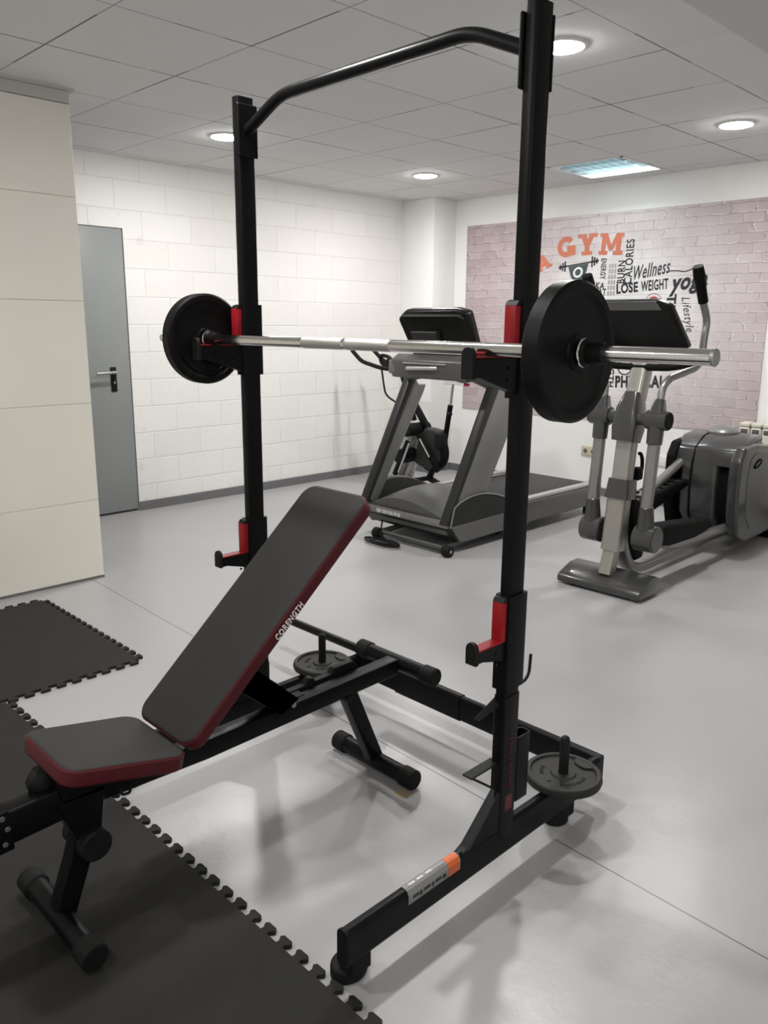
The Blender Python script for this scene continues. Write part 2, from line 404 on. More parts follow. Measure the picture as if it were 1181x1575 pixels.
# ------------------------------------------------------------------ camera
cam = bpy.data.cameras.new('camera'); co = bpy.data.objects.new('camera', cam); COL.objects.link(co)
F_PX, PITCH, ROLL, YAW = 1230.74, .231122, .00912927, .78908874
fw = V(math.cos(YAW), math.sin(YAW), 0); rt = V(math.sin(YAW), -math.cos(YAW), 0); up = V(0, 0, 1)
Fv = fw*math.cos(PITCH)-up*math.sin(PITCH); Uv = up*math.cos(PITCH)+fw*math.sin(PITCH)
r2 = rt*math.cos(ROLL)+Uv*math.sin(ROLL); u2 = -rt*math.sin(ROLL)+Uv*math.cos(ROLL)
co.matrix_world = Matrix(((r2.x, u2.x, -Fv.x, 0), (r2.y, u2.y, -Fv.y, 0), (r2.z, u2.z, -Fv.z, 1.395), (0, 0, 0, 1)))
cam.sensor_fit = 'VERTICAL'; cam.sensor_height = 36; cam.lens = F_PX/1575*36; cam.clip_start = .02
S.camera = co

# ------------------------------------------------------------------ ceiling lights
def downlight(x, y, label, z=ZC):
    t = thing('ceiling_downlight', label, 'ceiling light', (x, y, z), 'round ceiling downlights')
    bm = bm_(); lathe(bm, (x, y, z), (0, 0, -1), [(.087, 0), (.099, 0), (.099, .006), (.087, .010)], 40, True); obj('rim', bm, M['rim'], t)
    bm = bm_(); lathe(bm, (x, y, z), (0, 0, -1), [(.087, .0), (.087, .009), (.078, .013), (.05, .016), (.001, .017)], 40); obj('diffuser', bm, M['lamp'], t)
downlight(3.03, 2.05, 'round lit downlight beside the top of the rack\'s near post')
downlight(4.80, 2.07, 'round lit downlight near the right edge, beyond the square louvre panel')
downlight(3.01, 4.43, 'round lit downlight partly behind the rack\'s far post')
downlight(4.80, 4.42, 'round lit downlight above the treadmill, near the room\'s far corner')
downlight(1.24, 2.05, 'round downlight in the ceiling above the front end of the weight bench')
downlight(-.55, 2.05, 'round downlight in the ceiling over the black mats, left of the bench')
downlight(-.55, -.34, 'added unseen fill downlight in the lowered ceiling, left of the camera', 2.455)  # out-of-view fill lamp, added to brighten the partition and near floor
downlight(1.24, -2.0, 'round downlight in the lowered ceiling at the room\'s near end', 2.455)  # second added fill lamp, unseen, set well back to keep shadows strong

t = thing('ceiling_light_panel', 'square recessed fluorescent panel with mirror louvres by the mural wall', 'ceiling light', (5.459, 3.273, ZC))
bm = bm_()
box(bm, TX0, TX1, TY0, TY0+.014, ZC-.006, ZC+.02); box(bm, TX0, TX1, TY1-.014, TY1, ZC-.006, ZC+.02)
box(bm, TX0, TX0+.014, TY0, TY1, ZC-.006, ZC+.02); box(bm, TX1-.014, TX1, TY0, TY1, ZC-.006, ZC+.02); obj('frame', bm, M['rim'], t)
bm = bm_(); box(bm, TX0, TX1, TY0, TY1, ZC+.085, ZC+.095)
box(bm, TX0, TX0+.004, TY0, TY1, ZC, ZC+.085); box(bm, TX1-.004, TX1, TY0, TY1, ZC, ZC+.085)
box(bm, TX0, TX1, TY0, TY0+.004, ZC, ZC+.085); box(bm, TX0, TX1, TY1-.004, TY1, ZC, ZC+.085); obj('reflector', bm, M['troffer'], t)
for k in range(1, 4):
    bm = bm_(); x = TX0+(TX1-TX0)*k/4; box(bm, x-.003, x+.003, TY0+.014, TY1-.014, ZC-.002, ZC+.04); obj('louvre', bm, M['louvre'], t)
for k in range(1, 8):
    bm = bm_(); y = TY0+(TY1-TY0)*k/8; box(bm, TX0+.014, TX1-.014, y-.002, y+.002, ZC-.002, ZC+.04); obj('louvre', bm, M['louvre'], t)
for k in range(4):
    bm = bm_(); x = TX0+(TX1-TX0)*(k+.5)/4; cyl(bm, (x, TY0+.02, ZC+.058), (x, TY1-.02, ZC+.058), .013, 14); obj('fluorescent_tube', bm, M['tube2'] if k == 3 else M['tube'], t)

# ------------------------------------------------------------------ interlocking foam mats
def mat_outline(x0, x1, y0, y1, edges, pitch=.06, dep=.027):
    """edges: dict side-> True for toothed (teeth stick out), else straight"""
    out = []
    def side(a, b, n, on):
        a, b = Vector((*a, 0)), Vector((*b, 0)); L = (b-a).length; t = (b-a)/L; n = Vector((*n, 0))
        if not on: return [a]
        k = max(1, round(L/pitch)); p = L/k; pts = [a]
        for i in range(k):
            c = a+t*(p*(i+.5)); w0, w1 = p*.20, p*.325
            base = n*0
            pts += [c-t*w0, c-t*(w0-.001)+n*dep*.30, c-t*w1+n*dep*.72, c-t*(w1*.72)+n*dep, c+t*(w1*.72)+n*dep, c+t*w1+n*dep*.72, c+t*(w0-.001)+n*dep*.30, c+t*w0]
        return pts
    out += side((x0, y0), (x1, y0), (0, -1), edges.get('s'))
    out += side((x1, y0), (x1, y1), (1, 0), edges.get('e'))
    out += side((x1, y1), (x0, y1), (0, 1), edges.get('n'))
    out += side((x0, y1), (x0, y0), (-1, 0), edges.get('w'))
    return [(p.x, p.y) for p in out]
def foam(x0, x1, y0, y1, edges, label, m):
    bm = bm_(); prism(bm, xy(mat_outline(x0, x1, y0, y1, edges), 0), (0, 0, .012))
    o = obj('foam_mat', bm, m, None, 25); origin_to(o, ((x0+x1)/2, (y0+y1)/2, 0))
    tag(o, label, 'mat', 'interlocking black foam floor mats')
foam(.50, 1.482, 2.952, 3.958, dict(s=1, e=1, n=1), 'dark foam mat with toothed edges lying against the beige partition', M['eva2'])
foam(-.05, .930, 1.9432, 2.925, dict(e=1), 'dark foam mat under the bench seat, joined to the partition mat', M['eva2'])
foam(-.05, .930, .94, 1.943, dict(e=1), 'dark foam mat under the bench\'s front foot, its teeth towards the rack', M['eva'])
foam(-.05, .930, -.06, .9398, dict(e=1), 'dark foam mat nearest the camera at the lower left', M['eva'])

# ------------------------------------------------------------------ squat rack
rack = thing('squat_rack', 'black steel squat rack with pull-up bar and red-lined bar hooks', 'squat rack', (1.494, 1.588, 0))
PX, PR, PL = 1.4936, 1.070, 2.106
PW, PD = .029, .0155          # half sizes of the flat upright
for side, y in ((1, PR), (-1, PL)):
    inn = side                # inner side points to +Y for the near upright
    bm = bm_(); rtube(bm, [(PX, y, .12), (PX, y, 2.032)], (1, 0, 0), PW*2, PD*2, .006)
    u = obj('upright', bm, M['black'], rack)
    for z in [.30, .47, .60+.3, 1.02, 1.12, 1.62, 1.72, 1.82]:
        bm = bm_(); cyl(bm, (PX, y-PD-.0006, z), (PX, y-PD+.004, z), .0045, 12); obj('bolt_hole', bm, M['steel'] if z == .47 else M['rubber'], u)
    # lower sleeve of the upright
    bm = bm_(); rtube(bm, [(PX, y, .13), (PX, y, .515)], (1, 0, 0), PW*2+.004, PD*2+.004, .006); obj('lower_sleeve', bm, M['black'], rack)
    # plate that carries the pull-up bar, on the inner face
    bm = bm_(); yc = y+inn*(PD+.004); box(bm, PX-.035, PX+.035, yc-.0045, yc+.0045, 1.868, 2.012, .003, 1); bp = obj('bar_plate', bm, M['black'], rack)
    bm = bm_(); (box(bm, PX-.0352, PX-.030, y-PD, yc, 1.868, 2.012, .001, 1) if side < 0 else None); box(bm, PX+.030, PX+.0352, y-PD, yc, 1.868, 2.012, .001, 1); obj('plate_flange', bm, M['black'], bp)
    # foot beam
    bm = bm_(); rtube(bm, [(.955, y, .112), (1.955, y, .112)], (0, 1, 0), .030, .090, .012); f = obj('foot_beam', bm, M['black'], rack)
    bm = bm_(); rtube(bm, [(.950, y, .112), (.957, y, .112)], (0, 1, 0), .033, .093, .013); obj('end_cap', bm, M['rubber'], f)
    # sloping gusset at the base of the post
    bm = bm_(); prism(bm, xz([(1.315, .150), (1.35, .162), (1.462, .262), (1.53, .262), (1.53, .15)], y-.0145), (0, .029, 0), .004, 1); obj('gusset', bm, M['black'], rack)
    # rubber feet: a flat oval puck under a short bracket
    for x, rx in ((1.000, .045), (1.805, .040)):
        bm = bm_(); prism(bm, xy([(x+rx*math.cos(a), y+.034+.037*math.sin(a)) for a in [2*PI*k/28 for k in range(28)]], .0), (0, 0, .034), .007, 3)
        ff = obj('rubber_foot', bm, M['rubber'], rack)
        bm = bm_(); box(bm, x-.032, x+.026, y-.012, y+.034, .030, .072, .004, 1); obj('foot_bracket', bm, M['rubber'], ff)
    # plate peg
    bm = bm_(); lathe(bm, (1.777, y, .150), (0, 0, 1), [(.0135, 0), (.0135, .128), (.011, .137), (.005, .141), (.0005, .142)], 20); obj('plate_peg', bm, M['blackm'], rack)
    # upper bar hook
    def hook(z_arm, x_tip, z_lo, z_hi, tipdrop, name):
        bm = bm_()
        rtube(bm, [(PX, y, z_lo), (PX, y, z_hi)], (1, 0, 0), PW*2+.014, PD*2+.012, .004)
        h = obj(name, bm, M['black'], rack)
        bm = bm_(); prism(bm, xz([(x_tip+.012, z_arm), (PX-.03, z_arm), (PX-.03, tipdrop[1]), (x_tip+.03, tipdrop[0]), (x_tip+.012, tipdrop[0])], y-.014), (0, .028, 0), .002, 1)
        obj('hook_arm', bm, M['black'], h)
        n = 12; zt = z_arm+.022; hw = .0165
        pts = [(y-hw, tipdrop[0]-.002), (y+hw, tipdrop[0]-.002)]+[(y+hw*math.cos(PI*k/n), zt-.016+.018*math.sin(PI*k/n)) for k in range(n+1)]
        bm = bm_(); prism(bm, yz(pts, x_tip), (.012, 0, 0), .002, 1); obj('hook_lip', bm, M['blackm'], h)
        bm = bm_()
        box(bm, x_tip+.012, PX-.05, y-.0145, y+.0145, z_arm, z_arm+.004)
        box(bm, PX-.055, PX-PW-.007, y-.0155, y+.0155, z_arm, z_hi-.012, .003, 2)
        obj('red_liner', bm, M['red'], h)
        bm = bm_(); prism(bm, xz([(PX-.054, z_hi-.012), (PX-.036, z_hi-.012), (PX-.036, z_hi-.002), (PX-.046, z_hi-.002)], y-.0155), (0, .031, 0)); obj('liner_cap', bm, M['blackm'], h)
        for zz in (z_arm-.035, z_arm-.06):
            bm = bm_(); cyl(bm, (PX-.07, y-.0142, zz+.012), (PX-.07, y-.0170, zz+.012), .004, 10); obj('bolt', bm, M['blackm'], h)
        return h
    h1 = hook(1.327, 1.298, 1.236, 1.448, (1.286, 1.245), 'bar_hook')
    h2 = hook(.664, 1.345, .535, .775, (.635, .612), 'safety_hook')
    bm = bm_(); tube(bm, [(PX+.03, y-.0, .545)]+[(PX+.063+.028*math.cos(a), y, .552+.028*math.sin(a)) for a in [PI*1.25+PI*.75*k/8 for k in range(9)]]+[(PX+.093, y, .59)], .004, 8); obj('band_hook', bm, M['blackm'], h2)
# folding step brackets and the open bar tube on the near post
def step(z):
    bm = bm_(); prism(bm, [(1.362, PR+.026, z), (1.362, PR-.004, z), (1.472, PR-.004, z), (1.472, PR+.026, z)], (0, 0, .005), .001, 1)
    tube(bm, [(1.37, PR+.0, z), (1.47, PR+.0, z-.075)], .003, 8); obj('step_bracket', bm, M['blackm'], rack)
step(.333)
bm = bm_(); prism(bm, [(1.385, PR+.016, .474), (1.392, PR+.002, .472), (1.472, PR-.002, .492), (1.472, PR+.020, .502)], (0, 0, .006), .002, 1); obj('step_bracket', bm, M['blackm'], rack)
bm = bm_(); R = rrect(.058, .034, .008, 4)
Ri = rrect(.050, .026, .006, 4); cx, cy = 1.556, PR+.002
loft(bm, [[(cx+a, cy+b, .205) for a, b in R], [(cx+a, cy+b, .385) for a, b in R], [(cx+a, cy+b, .385) for a, b in Ri], [(cx+a, cy+b, .24) for a, b in Ri]]); obj('storage_tube', bm, M['black'], rack)
# rear crossbar with its sleeve and gussets
bm = bm_(); rtube(bm, [(1.968, PR-.010, .114), (1.968, PL+.010, .114)], (1, 0, 0), .030, .088, .012); obj('crossbar', bm, M['black'], rack)
bm = bm_(); rtube(bm, [(1.968, 1.595, .114), (1.968, 1.90, .114)], (1, 0, 0), .036, .094, .013); obj('crossbar_sleeve', bm, M['black'], rack)
# pull-up bar
bm = bm_(); tube(bm, [(PX, PR+.015, 1.945), (PX, 1.250, 2.016), (PX, 1.925, 2.010), (PX, PL-.015, 1.937)], .0158, 18, .05, 6); obj('pull_up_bar', bm, M['black'], rack)
# sticker wrapped over the front foot
ys = PR-.0155
def wrap(bm, x0, x1, e):
    P_ = [(ys-e, .122), (ys-e, .1455), (PR-.011, .1552), (PR-.004, .1575), (PR+.006, .1577)]
    for (ya, za), (yb, zb) in zip(P_, P_[1:]):
        prism(bm, [(x0, ya, za+e), (x1, ya, za+e), (x1, yb, zb+e), (x0, yb, zb+e)], (0, -.0003, .0005))
bm = bm_(); wrap(bm, 1.135, 1.315, .0006); stk = obj('warning_sticker', bm, M['stick'], rack)
bm = bm_(); wrap(bm, 1.272, 1.312, .0012); obj('orange_band', bm, M['stickor'], stk)
bm = bm_()
for k, (a, w2) in enumerate(((1.15, .018), (1.172, .008), (1.186, .022), (1.214, .006), (1.226, .02), (1.252, .01))):
    box(bm, a, a+w2, ys-.0018, ys-.0008, .130 if k % 2 else .134, .140)
obj('small_print', bm, M['ink'], stk)
bm = bm_()
for a in (1.15, 1.178, 1.208): box(bm, a, a+.02, PR-.004, PR+.003, .1586, .1594)
obj('small_print', bm, M['decal'], stk)
# dark red marking on the near post
ry = PR-PD-.0032
bm = bm_(); box(bm, 1.482, 1.510, ry, ry+.002, .200, .243, .003, 1); obj('red_badge', bm, M['redmark'], rack)
bm = bm_()
for k in range(8):
    z = .262+k*.0195
    box(bm, 1.490, 1.502, ry, ry+.002, z, z+.0035); box(bm, 1.490, 1.493, ry, ry+.002, z, z+.012)
    if k % 2: box(bm, 1.490, 1.502, ry, ry+.002, z+.009, z+.0125)
    else: box(bm, 1.499, 1.502, ry, ry+.002, z, z+.012)
obj('faded_lettering', bm, M['redmark'], rack)

# ------------------------------------------------------------------ barbell
BX, BZ = 1.332, 1.345
bar = thing('barbell', 'chrome barbell with knurled grips resting in the rack\'s upper hooks', 'barbell', (BX, 1.45, BZ))
def bxy(y, dz=0.): return V(BX+(y-.572)*.0175, y, BZ+.0003)
bm = bm_(); cyl(bm, bxy(.572), bxy(2.395), .0140, 28); obj('shaft', bm, M['chrome'], bar)
for a, b2 in ((1.332, 1.494), (1.500, 1.664)):
    bm = bm_(); cyl(bm, bxy(a), bxy(b2), .0144, 28); obj('knurled_grip', bm, M['knurl'], bar)
for y, s in ((.574, -1), (2.393, 1)):
    bm = bm_(); cyl(bm, bxy(y), bxy(y+s*.006), .0150, 28); obj('end_cap', bm, M['steel'], bar)
for y, s, L_ in ((.828, -1, .052), (2.186, 1, .03), (.874, 1, .026), (2.128, -1, .05)):
    bm = bm_(); lathe(bm, bxy(y), (0, s, 0), [(.0142, 0), (.024, 0), (.0255, .004), (.0255, .014), (.0205, .019), (.0195, L_-.002), (.0185, L_), (.0142, L_)], 28, True)
    c = obj('collar', bm, M['iron'], bar)
    p_ = bxy(y); bm = bm_(); tube(bm, [(p_.x+.0265*math.cos(a), y+s*.010, p_.z+.0265*math.sin(a)) for a in [PI*.55+PI*.9*k/16 for k in range(17)]], .0022, 8); obj('spring_clip', bm, M['chrome'], c)

def plate(y0, y1, r, label, m, faces):
    BX = bxy((y0+y1)/2).x
    """weight plate on the barbell, axis along Y from y0 to y1"""
    t = thing('weight_plate', label, 'weight plate', (BX, (y0+y1)/2, BZ), 'black weight plates on the barbell')
    T = y1-y0
    prof = [(.0146, .004), (.032, .002), (.034, .006), (r*.80, .006), (r*.86, .0), (r-.006, 0), (r, .005), (r, T-.005), (r-.006, T), (r*.86, T), (r*.80, T-.006), (.034, T-.006), (.032, T-.002), (.0146, T-.004)]
    bm = bm_(); lathe(bm, (BX, y0, BZ), (0, 1, 0), prof, 72, True); obj('disc', bm, m, t)
    if faces < 0: return
    bm = bm_()
    for k in range(9):       # raised cast lettering, worn flat
        a = math.radians(35+k*13); rr = r*.60
        c = V(BX+rr*math.cos(a), y0+.006, BZ+rr*math.sin(a))
        R = Matrix.Rotation(-(a-PI/2), 3, 'Y')
        for q in range(2):
            off = R @ V(-.004+q*.006, 0, 0)
            box(bm, c.x+off.x-.0017, c.x+off.x+.0017, c.y-.0012, c.y+.0012, c.z+off.z-.009, c.z+off.z+.009, rot=R)
    obj('cast_marks', bm, m, t)
    for a0 in (195, 270):
        pts = []
        for k in range(13):
            a = math.radians(a0+k*5); pts.append((BX+r*.74*math.cos(a), y0+.006, BZ+r*.74*math.sin(a)))
        bm = bm_(); tube(bm, pts, .003, 8); obj('cast_ridge', bm, m, t)
plate(.830, .872, .1325, 'large black weight plate on the barbell\'s near end', M['iron'], -1)
plate(2.130, 2.170, .1335, 'large black weight plate on the barbell\'s far end, against the block wall', M['iron'], 1)

def floor_plate(x, y, label):
    r, z0 = .108, .158
    t = thing('weight_plate', label, 'weight plate', (x, y, z0), 'small plates on the rack pegs')
    prof = [(.0142, 0), (r-.01, 0), (r-.002, .004), (r, .012), (r-.003, .022), (r-.007, .025), (r-.017, .025), (r-.020, .0185), (.036, .0185), (.033, .0225), (.024, .0225), (.0142, .022)]
    bm = bm_(); lathe(bm, (x, y, z0), (0, 0, 1), prof, 72, True); obj('disc', bm, M['iron_grey'], t)
    zt = z0+.0185
    # recessed slot, raised corner badge and cast lettering, too worn to read
    bm = bm_(); R = Matrix.Rotation(math.radians(-20), 3, 'Z')
    sx, sy = x-.062, y+.004
    box(bm, sx-.006, sx+.006, sy-.0035, sy+.0035, zt-.001, zt+.0008, rot=R); obj('slot', bm, M['rubber'], t)
    bm = bm_(); a = math.radians(-12); 
    pts = [(.098, a-.42), (.098, a-.2), (.098, a), (.098, a+.2), (.098, a+.42), (.066, a+.30), (.060, a), (.066, a-.30)]
    prism(bm, [(x+q*math.cos(w2), y+q*math.sin(w2), zt-.0005) for q, w2 in pts], (0, 0, .0062), .001, 1); obj('raised_badge', bm, M['iron_grey'], t)
    for a0, n, rr in ((100, 4, .060), (-75, 8, .058)):
        bm = bm_()
        for k in range(n):
            w2 = math.radians(a0+k*11*(1 if a0 > 0 else -1)); c = V(x+rr*math.cos(w2), y+rr*math.sin(w2), zt+.0008)
            R = Matrix.Rotation(w2-PI/2, 3, 'Z')
            for dx, hh in ((-.0032, .011), (.0012, .007 if k % 2 else .011)):
                o2 = R @ V(dx, 0, 0); box(bm, c.x+o2.x-.0012, c.x+o2.x+.0012, c.y+o2.y-hh/2, c.y+o2.y+hh/2, c.z-.001, c.z+.001, rot=R)
        obj('cast_marks', bm, M['iron_grey'], t)
floor_plate(1.777, PR, 'small grey-black plate flat on the near peg of the rack base')
floor_plate(1.777, PL, 'small grey-black plate flat on the far peg, behind the bench')

bm = bm_(); cyl(bm, (1.962, 1.93, .176), (1.956, 2.62, .176), .0165, 18)
o = obj('weight_bar', bm, M['black']); origin_to(o, (1.958, 2.27, .16)); tag(o, 'plain black bar lying across the rack\'s rear base behind the bench', 'bar')

# ------------------------------------------------------------------ weight bench
CY = 1.667; HW = .134
bench = thing('weight_bench', 'adjustable weight bench with charcoal pads, maroon sides and black frame', 'weight bench', (1.12, CY, 0))
def pad(name, a, b, thick, r, w0, w1):
    """rounded pad from a (x,z) to b (x,z) along its top face; w0,w1 half widths at the two ends"""
    a, b = V(a[0], 0, a[1]), V(b[0], 0, b[1]); t = (b-a); L = t.length; t.normalize(); n = V(-t.z, 0, t.x)
    pts = []
    for cx, sy, w in ((r, -1, w0), (L-r, -1, w1), (L-r, 1, w1), (r, 1, w0)):
        st = {(True, -1): 180, (False, -1): 270, (False, 1): 0, (True, 1): 90}[(cx == r, sy)]
        for k in range(9):
            q = math.radians(st+90*k/8); pts.append((cx+r*math.cos(q), sy*(w-r)+r*math.sin(q)))
    bm = bm_(); P3 = [a+t*u+V(0, CY+v, 0)-n*thick for u, v in pts]
    prism(bm, P3, n*thick, .009, 4)
    for f in bm.faces: f.normal_update()
    for f in bm.faces: f.material_index = 0 if f.normal.dot(n) > .80 else 1
    o = obj(name, bm, None, bench, 60, [M['vinyl'], M['maroon']])
    # stitched piping line round the top edge
    bm = bm_(); ring = [a+t*u+V(0, CY+v, 0)-n*.0075 for u, v in pts]; c = sum(ring, V(0, 0, 0))/len(ring)
    ring = [p+(p-c).normalized()*.0003 for p in ring]
    tube(bm, ring+[ring[0]], .0014, 6); obj('piping', bm, M['maroon'], o)
    return o, a, t, n, L
seat, *_ = pad('seat_pad', (.596, .468), (.884, .402), .043, .040, .125, .137)
back, A, T, Nn, L = pad('backrest_pad', (.880, .412), (1.470, .937), .042, .042, .126, .132)
# brand lettering on the near side
u0 = (V(1.142, 0, .614)-A).dot(T)
h0 = (V(1.142, 0, .614)-A).dot(Nn)
org = A+T*(u0+.004)+V(0, CY-.1320, 0)-Nn*.033
text('lettering', 'CORENGTH', .03, org, T, Nn, M['white'], back, .0008, .0005, spacing=1.18, fit=(.112, .0185))
# frame: main beam, from the leg mount at the front to the roller at the rear
bm = bm_(); rtube(bm, [(.30, CY, .318), (.66, CY, .336)], (0, 1, 0), .050, .080, .005); fb = obj('front_beam', bm, M['black'], bench)
bm = bm_(); rtube(bm, [(.26, CY, .315), (.505, CY, .328)], (0, 1, 0), .062, .098, .004); lm = obj('leg_mount', bm, M['black'], bench)
for x, z in ((.488, .362), (.497, .334), (.489, .300), (.46, .29), (.455, .345), (.42, .33)):
    bm = bm_(); cyl(bm, (x, CY-.0315, z), (x, CY-.034, z), .006, 12); obj('bolt', bm, M['steel'], lm)
bm = bm_(); rtube(bm, [(.62, CY, .330), (1.00, CY, .318), (1.70, CY, .332)], (0, 1, 0), .048, .052, .005); mb = obj('main_beam', bm, M['black'], bench)
# adjustment ladder behind the backrest
bm = bm_(); prism(bm, xz([(1.27, .352), (1.29, .366), (1.30, .366), (1.31, .356), (1.37, .357), (1.385, .373), (1.40, .373), (1.41, .359), (1.47, .360), (1.485, .376), (1.56, .378), (1.58, .355), (1.58, .335), (1.27, .335)], CY+.035), (0, .022, 0), .001, 1); obj('ladder_plate', bm, M['blackm'], mb)
bm = bm_(); prism(bm, xz([(1.27, .352), (1.29, .362), (1.30, .362), (1.31, .353), (1.34, .353), (1.34, .335), (1.27, .335)], CY-.0), (0, .035, 0), .001, 1); obj('ladder_plate', bm, M['blackm'], mb)
bm = bm_(); cyl(bm, (1.275, CY-.034, .352), (1.275, CY+.06, .352), .008, 12); obj('ladder_pin', bm, M['steel'], mb)
# folding support under the backrest
bm = bm_()
p0 = A+T*.215-Nn*.042; p1 = V(1.250, 0, .366)
for yy in (CY-.048, CY+.042):
    prism(bm, [(p0.x-.03, yy, p0.z-.02), (p0.x+.03, yy, p0.z+.02), (p1.x+.03, yy, p1.z+.01), (p1.x-.03, yy, p1.z-.02)], (0, .006, 0), .001, 1)
prism(bm, [(p0.x-.03, CY-.048, p0.z-.02), (p0.x+.03, CY-.048, p0.z+.02), (p1.x+.03, CY-.048, p1.z+.01), (p1.x-.03, CY-.048, p1.z-.02)], (0, .096, 0))
obj('back_support', bm, M['black'], bench)
bm = bm_(); rtube(bm, [A+T*.04+V(0, CY, 0)-Nn*.068, A+T*.60+V(0, CY, 0)-Nn*.068], (0, 1, 0), .045, .036, .004); obj('backrest_rail', bm, M['black'], bench)
bm = bm_(); prism(bm, xz([(.60, .412), (.86, .352), (.86, .325), (.62, .335)], CY-.03), (0, .06, 0), .003, 1); obj('seat_bracket', bm, M['black'], bench)
bm = bm_(); tube(bm, [(.735, CY-.075, .352), (.735, CY-.075, .330), (.757, CY-.075, .327), (.757, CY-.075, .350)], .0035, 8, .008); obj('wire_clip', bm, M['blackm'], bench)
# front leg with its pivot drum and foot
bm = bm_(); rtube(bm, [(.685, CY, .345), (.662, CY, .20), (.600, CY, .035)], (0, 1, 0), .045, .052, .005, .05); obj('front_leg', bm, M['black'], bench)
bm = bm_(); prism(bm, xz([(.60, .345), (.72, .345), (.70, .21), (.66, .19)], CY-.030), (0, .060, 0), .003, 1); obj('leg_plate', bm, M['black'], bench)
bm = bm_(); cyl(bm, (.678, CY-.055, .212), (.678, CY+.055, .212), .038, 32); pv = obj('pivot_drum', bm, M['rubber'], bench)
bm = bm_(); cyl(bm, (.678, CY-.055, .212), (.678, CY-.059, .212), .012, 16); obj('pivot_bolt', bm, M['blackm'], pv)
def footbar(x, z, r, y0, y1, rc, name):
    bm = bm_(); cyl(bm, (x, y0, z), (x, y1, z), r, 24); f = obj(name, bm, M['black'], bench)
    for y, s in ((y0, 1), (y1, -1)):
        bm = bm_(); cyl(bm, (x, y-s*.004, z), (x, y+s*.048, z), rc, 28); obj('rubber_cap', bm, M['rubber'], f)
footbar(.598, .0435, .0265, 1.484, 1.842, .0315, 'front_foot')
footbar(1.622, .0315, .0265, 1.492, 1.842, .0315, 'rear_foot')
footbar(1.722, .335, .0245, 1.505, 1.838, .0290, 'rear_roller')
bm = bm_(); rtube(bm, [(1.500, CY, .312), (1.617, CY, .045)], (0, 1, 0), .042, .048, .005); obj('rear_leg', bm, M['black'], bench)
bm = bm_(); cyl(bm, (1.492, CY-.03, .292), (1.492, CY+.03, .292), .013, 16); obj('hinge', bm, M['blackm'], bench)
bm = bm_(); rtube(bm, [(1.655, CY, .322), (1.722, CY, .330)], (0, 1, 0), .03, .03, .004); obj('roller_stem', bm, M['black'], bench)
# adjustment knob on the far side of the seat
bm = bm_(); lathe(bm, (.606, CY+.010, .380), (-.35, .25, .25), [(.004, -.012), (.018, -.006), (.029, .004), (.0325, .018), (.030, .034), (.018, .046), (.001, .049)], 28); kb = obj('adjuster_knob', bm, M['rubber'], bench)
bm = bm_(); cyl(bm, (.650, CY-.006, .362), (.604, CY+.012, .382), .0075, 14); obj('knob_stem', bm, M['chrome'], kb)

# ------------------------------------------------------------------ treadmill
TY_N, TY_F = 3.085, 3.885; TYC = (TY_N+TY_F)/2
tm = thing('treadmill', 'grey treadmill with leaning uprights and black console behind the rack', 'treadmill', (4.5, TYC, 0))
# deck
bm = bm_(); box(bm, 4.10, 5.40, TY_N+.07, TY_F-.07, .10, .205, .01); obj('deck', bm, M['tm_dark'], tm)
bm = bm_(); box(bm, 3.98, 5.38, TY_N+.125, TY_F-.125, .206, .222, .006); obj('running_belt', bm, M['belt'], tm)
for y0, y1, s in ((TY_N, TY_N+.10, 1), (TY_F-.10, TY_F, -1)):
    bm = bm_(); box(bm, 4.05, 5.40, y0, y1, .075, .222, .012, 3); r_ = obj('side_rail', bm, M['tm_side'], tm)
    bm = bm_(); box(bm, 4.12, 5.41, (y0+.005 if s > 0 else y1-.05), (y0+.05 if s > 0 else y1-.005), .2225, .250, .010, 3); obj('silver_strip', bm, M['tm_silver'], r_)
    bm = bm_(); box(bm, 4.12, 5.40, (y0+.060 if s > 0 else y1-.095), (y0+.095 if s > 0 else y1-.060), .223, .236, .004); obj('foot_strip', bm, M['tm_light'], r_)
    # motor-end skirt and dark side mound
    ya = y0-.004 if s > 0 else y1+.004-.03
    bm = bm_(); prism(bm, xz([(3.640, .182), (3.735, .070), (4.46, .070), (4.46, .160), (4.20, .190)], ya), (0, .03, 0), .004, 1); obj('side_skirt', bm, M['tm_side'], tm)
    ya2 = y0-.002 if s > 0 else y1-.046
    pts = [(3.635, .176), (3.668, .300)]+[(3.668+(4.42-3.668)*k/12, .300+.075*math.sin(PI*(k/12)**.82)*(1-k/12*.25)-.11*(k/12)**2) for k in range(1, 12)]+[(4.46, .165), (4.2, .184)]
    bm = bm_(); prism(bm, xz(pts, ya2), (0, .048, 0), .004, 2); sm = obj('side_cover', bm, M['tm_dark'], tm)
    bm = bm_(); tube(bm, [(px_, ya2+(.0 if s > 0 else .048), pz_) for px_, pz_ in pts[:-2]], .006, 8); obj('cover_edge', bm, M['tm_light'], sm)
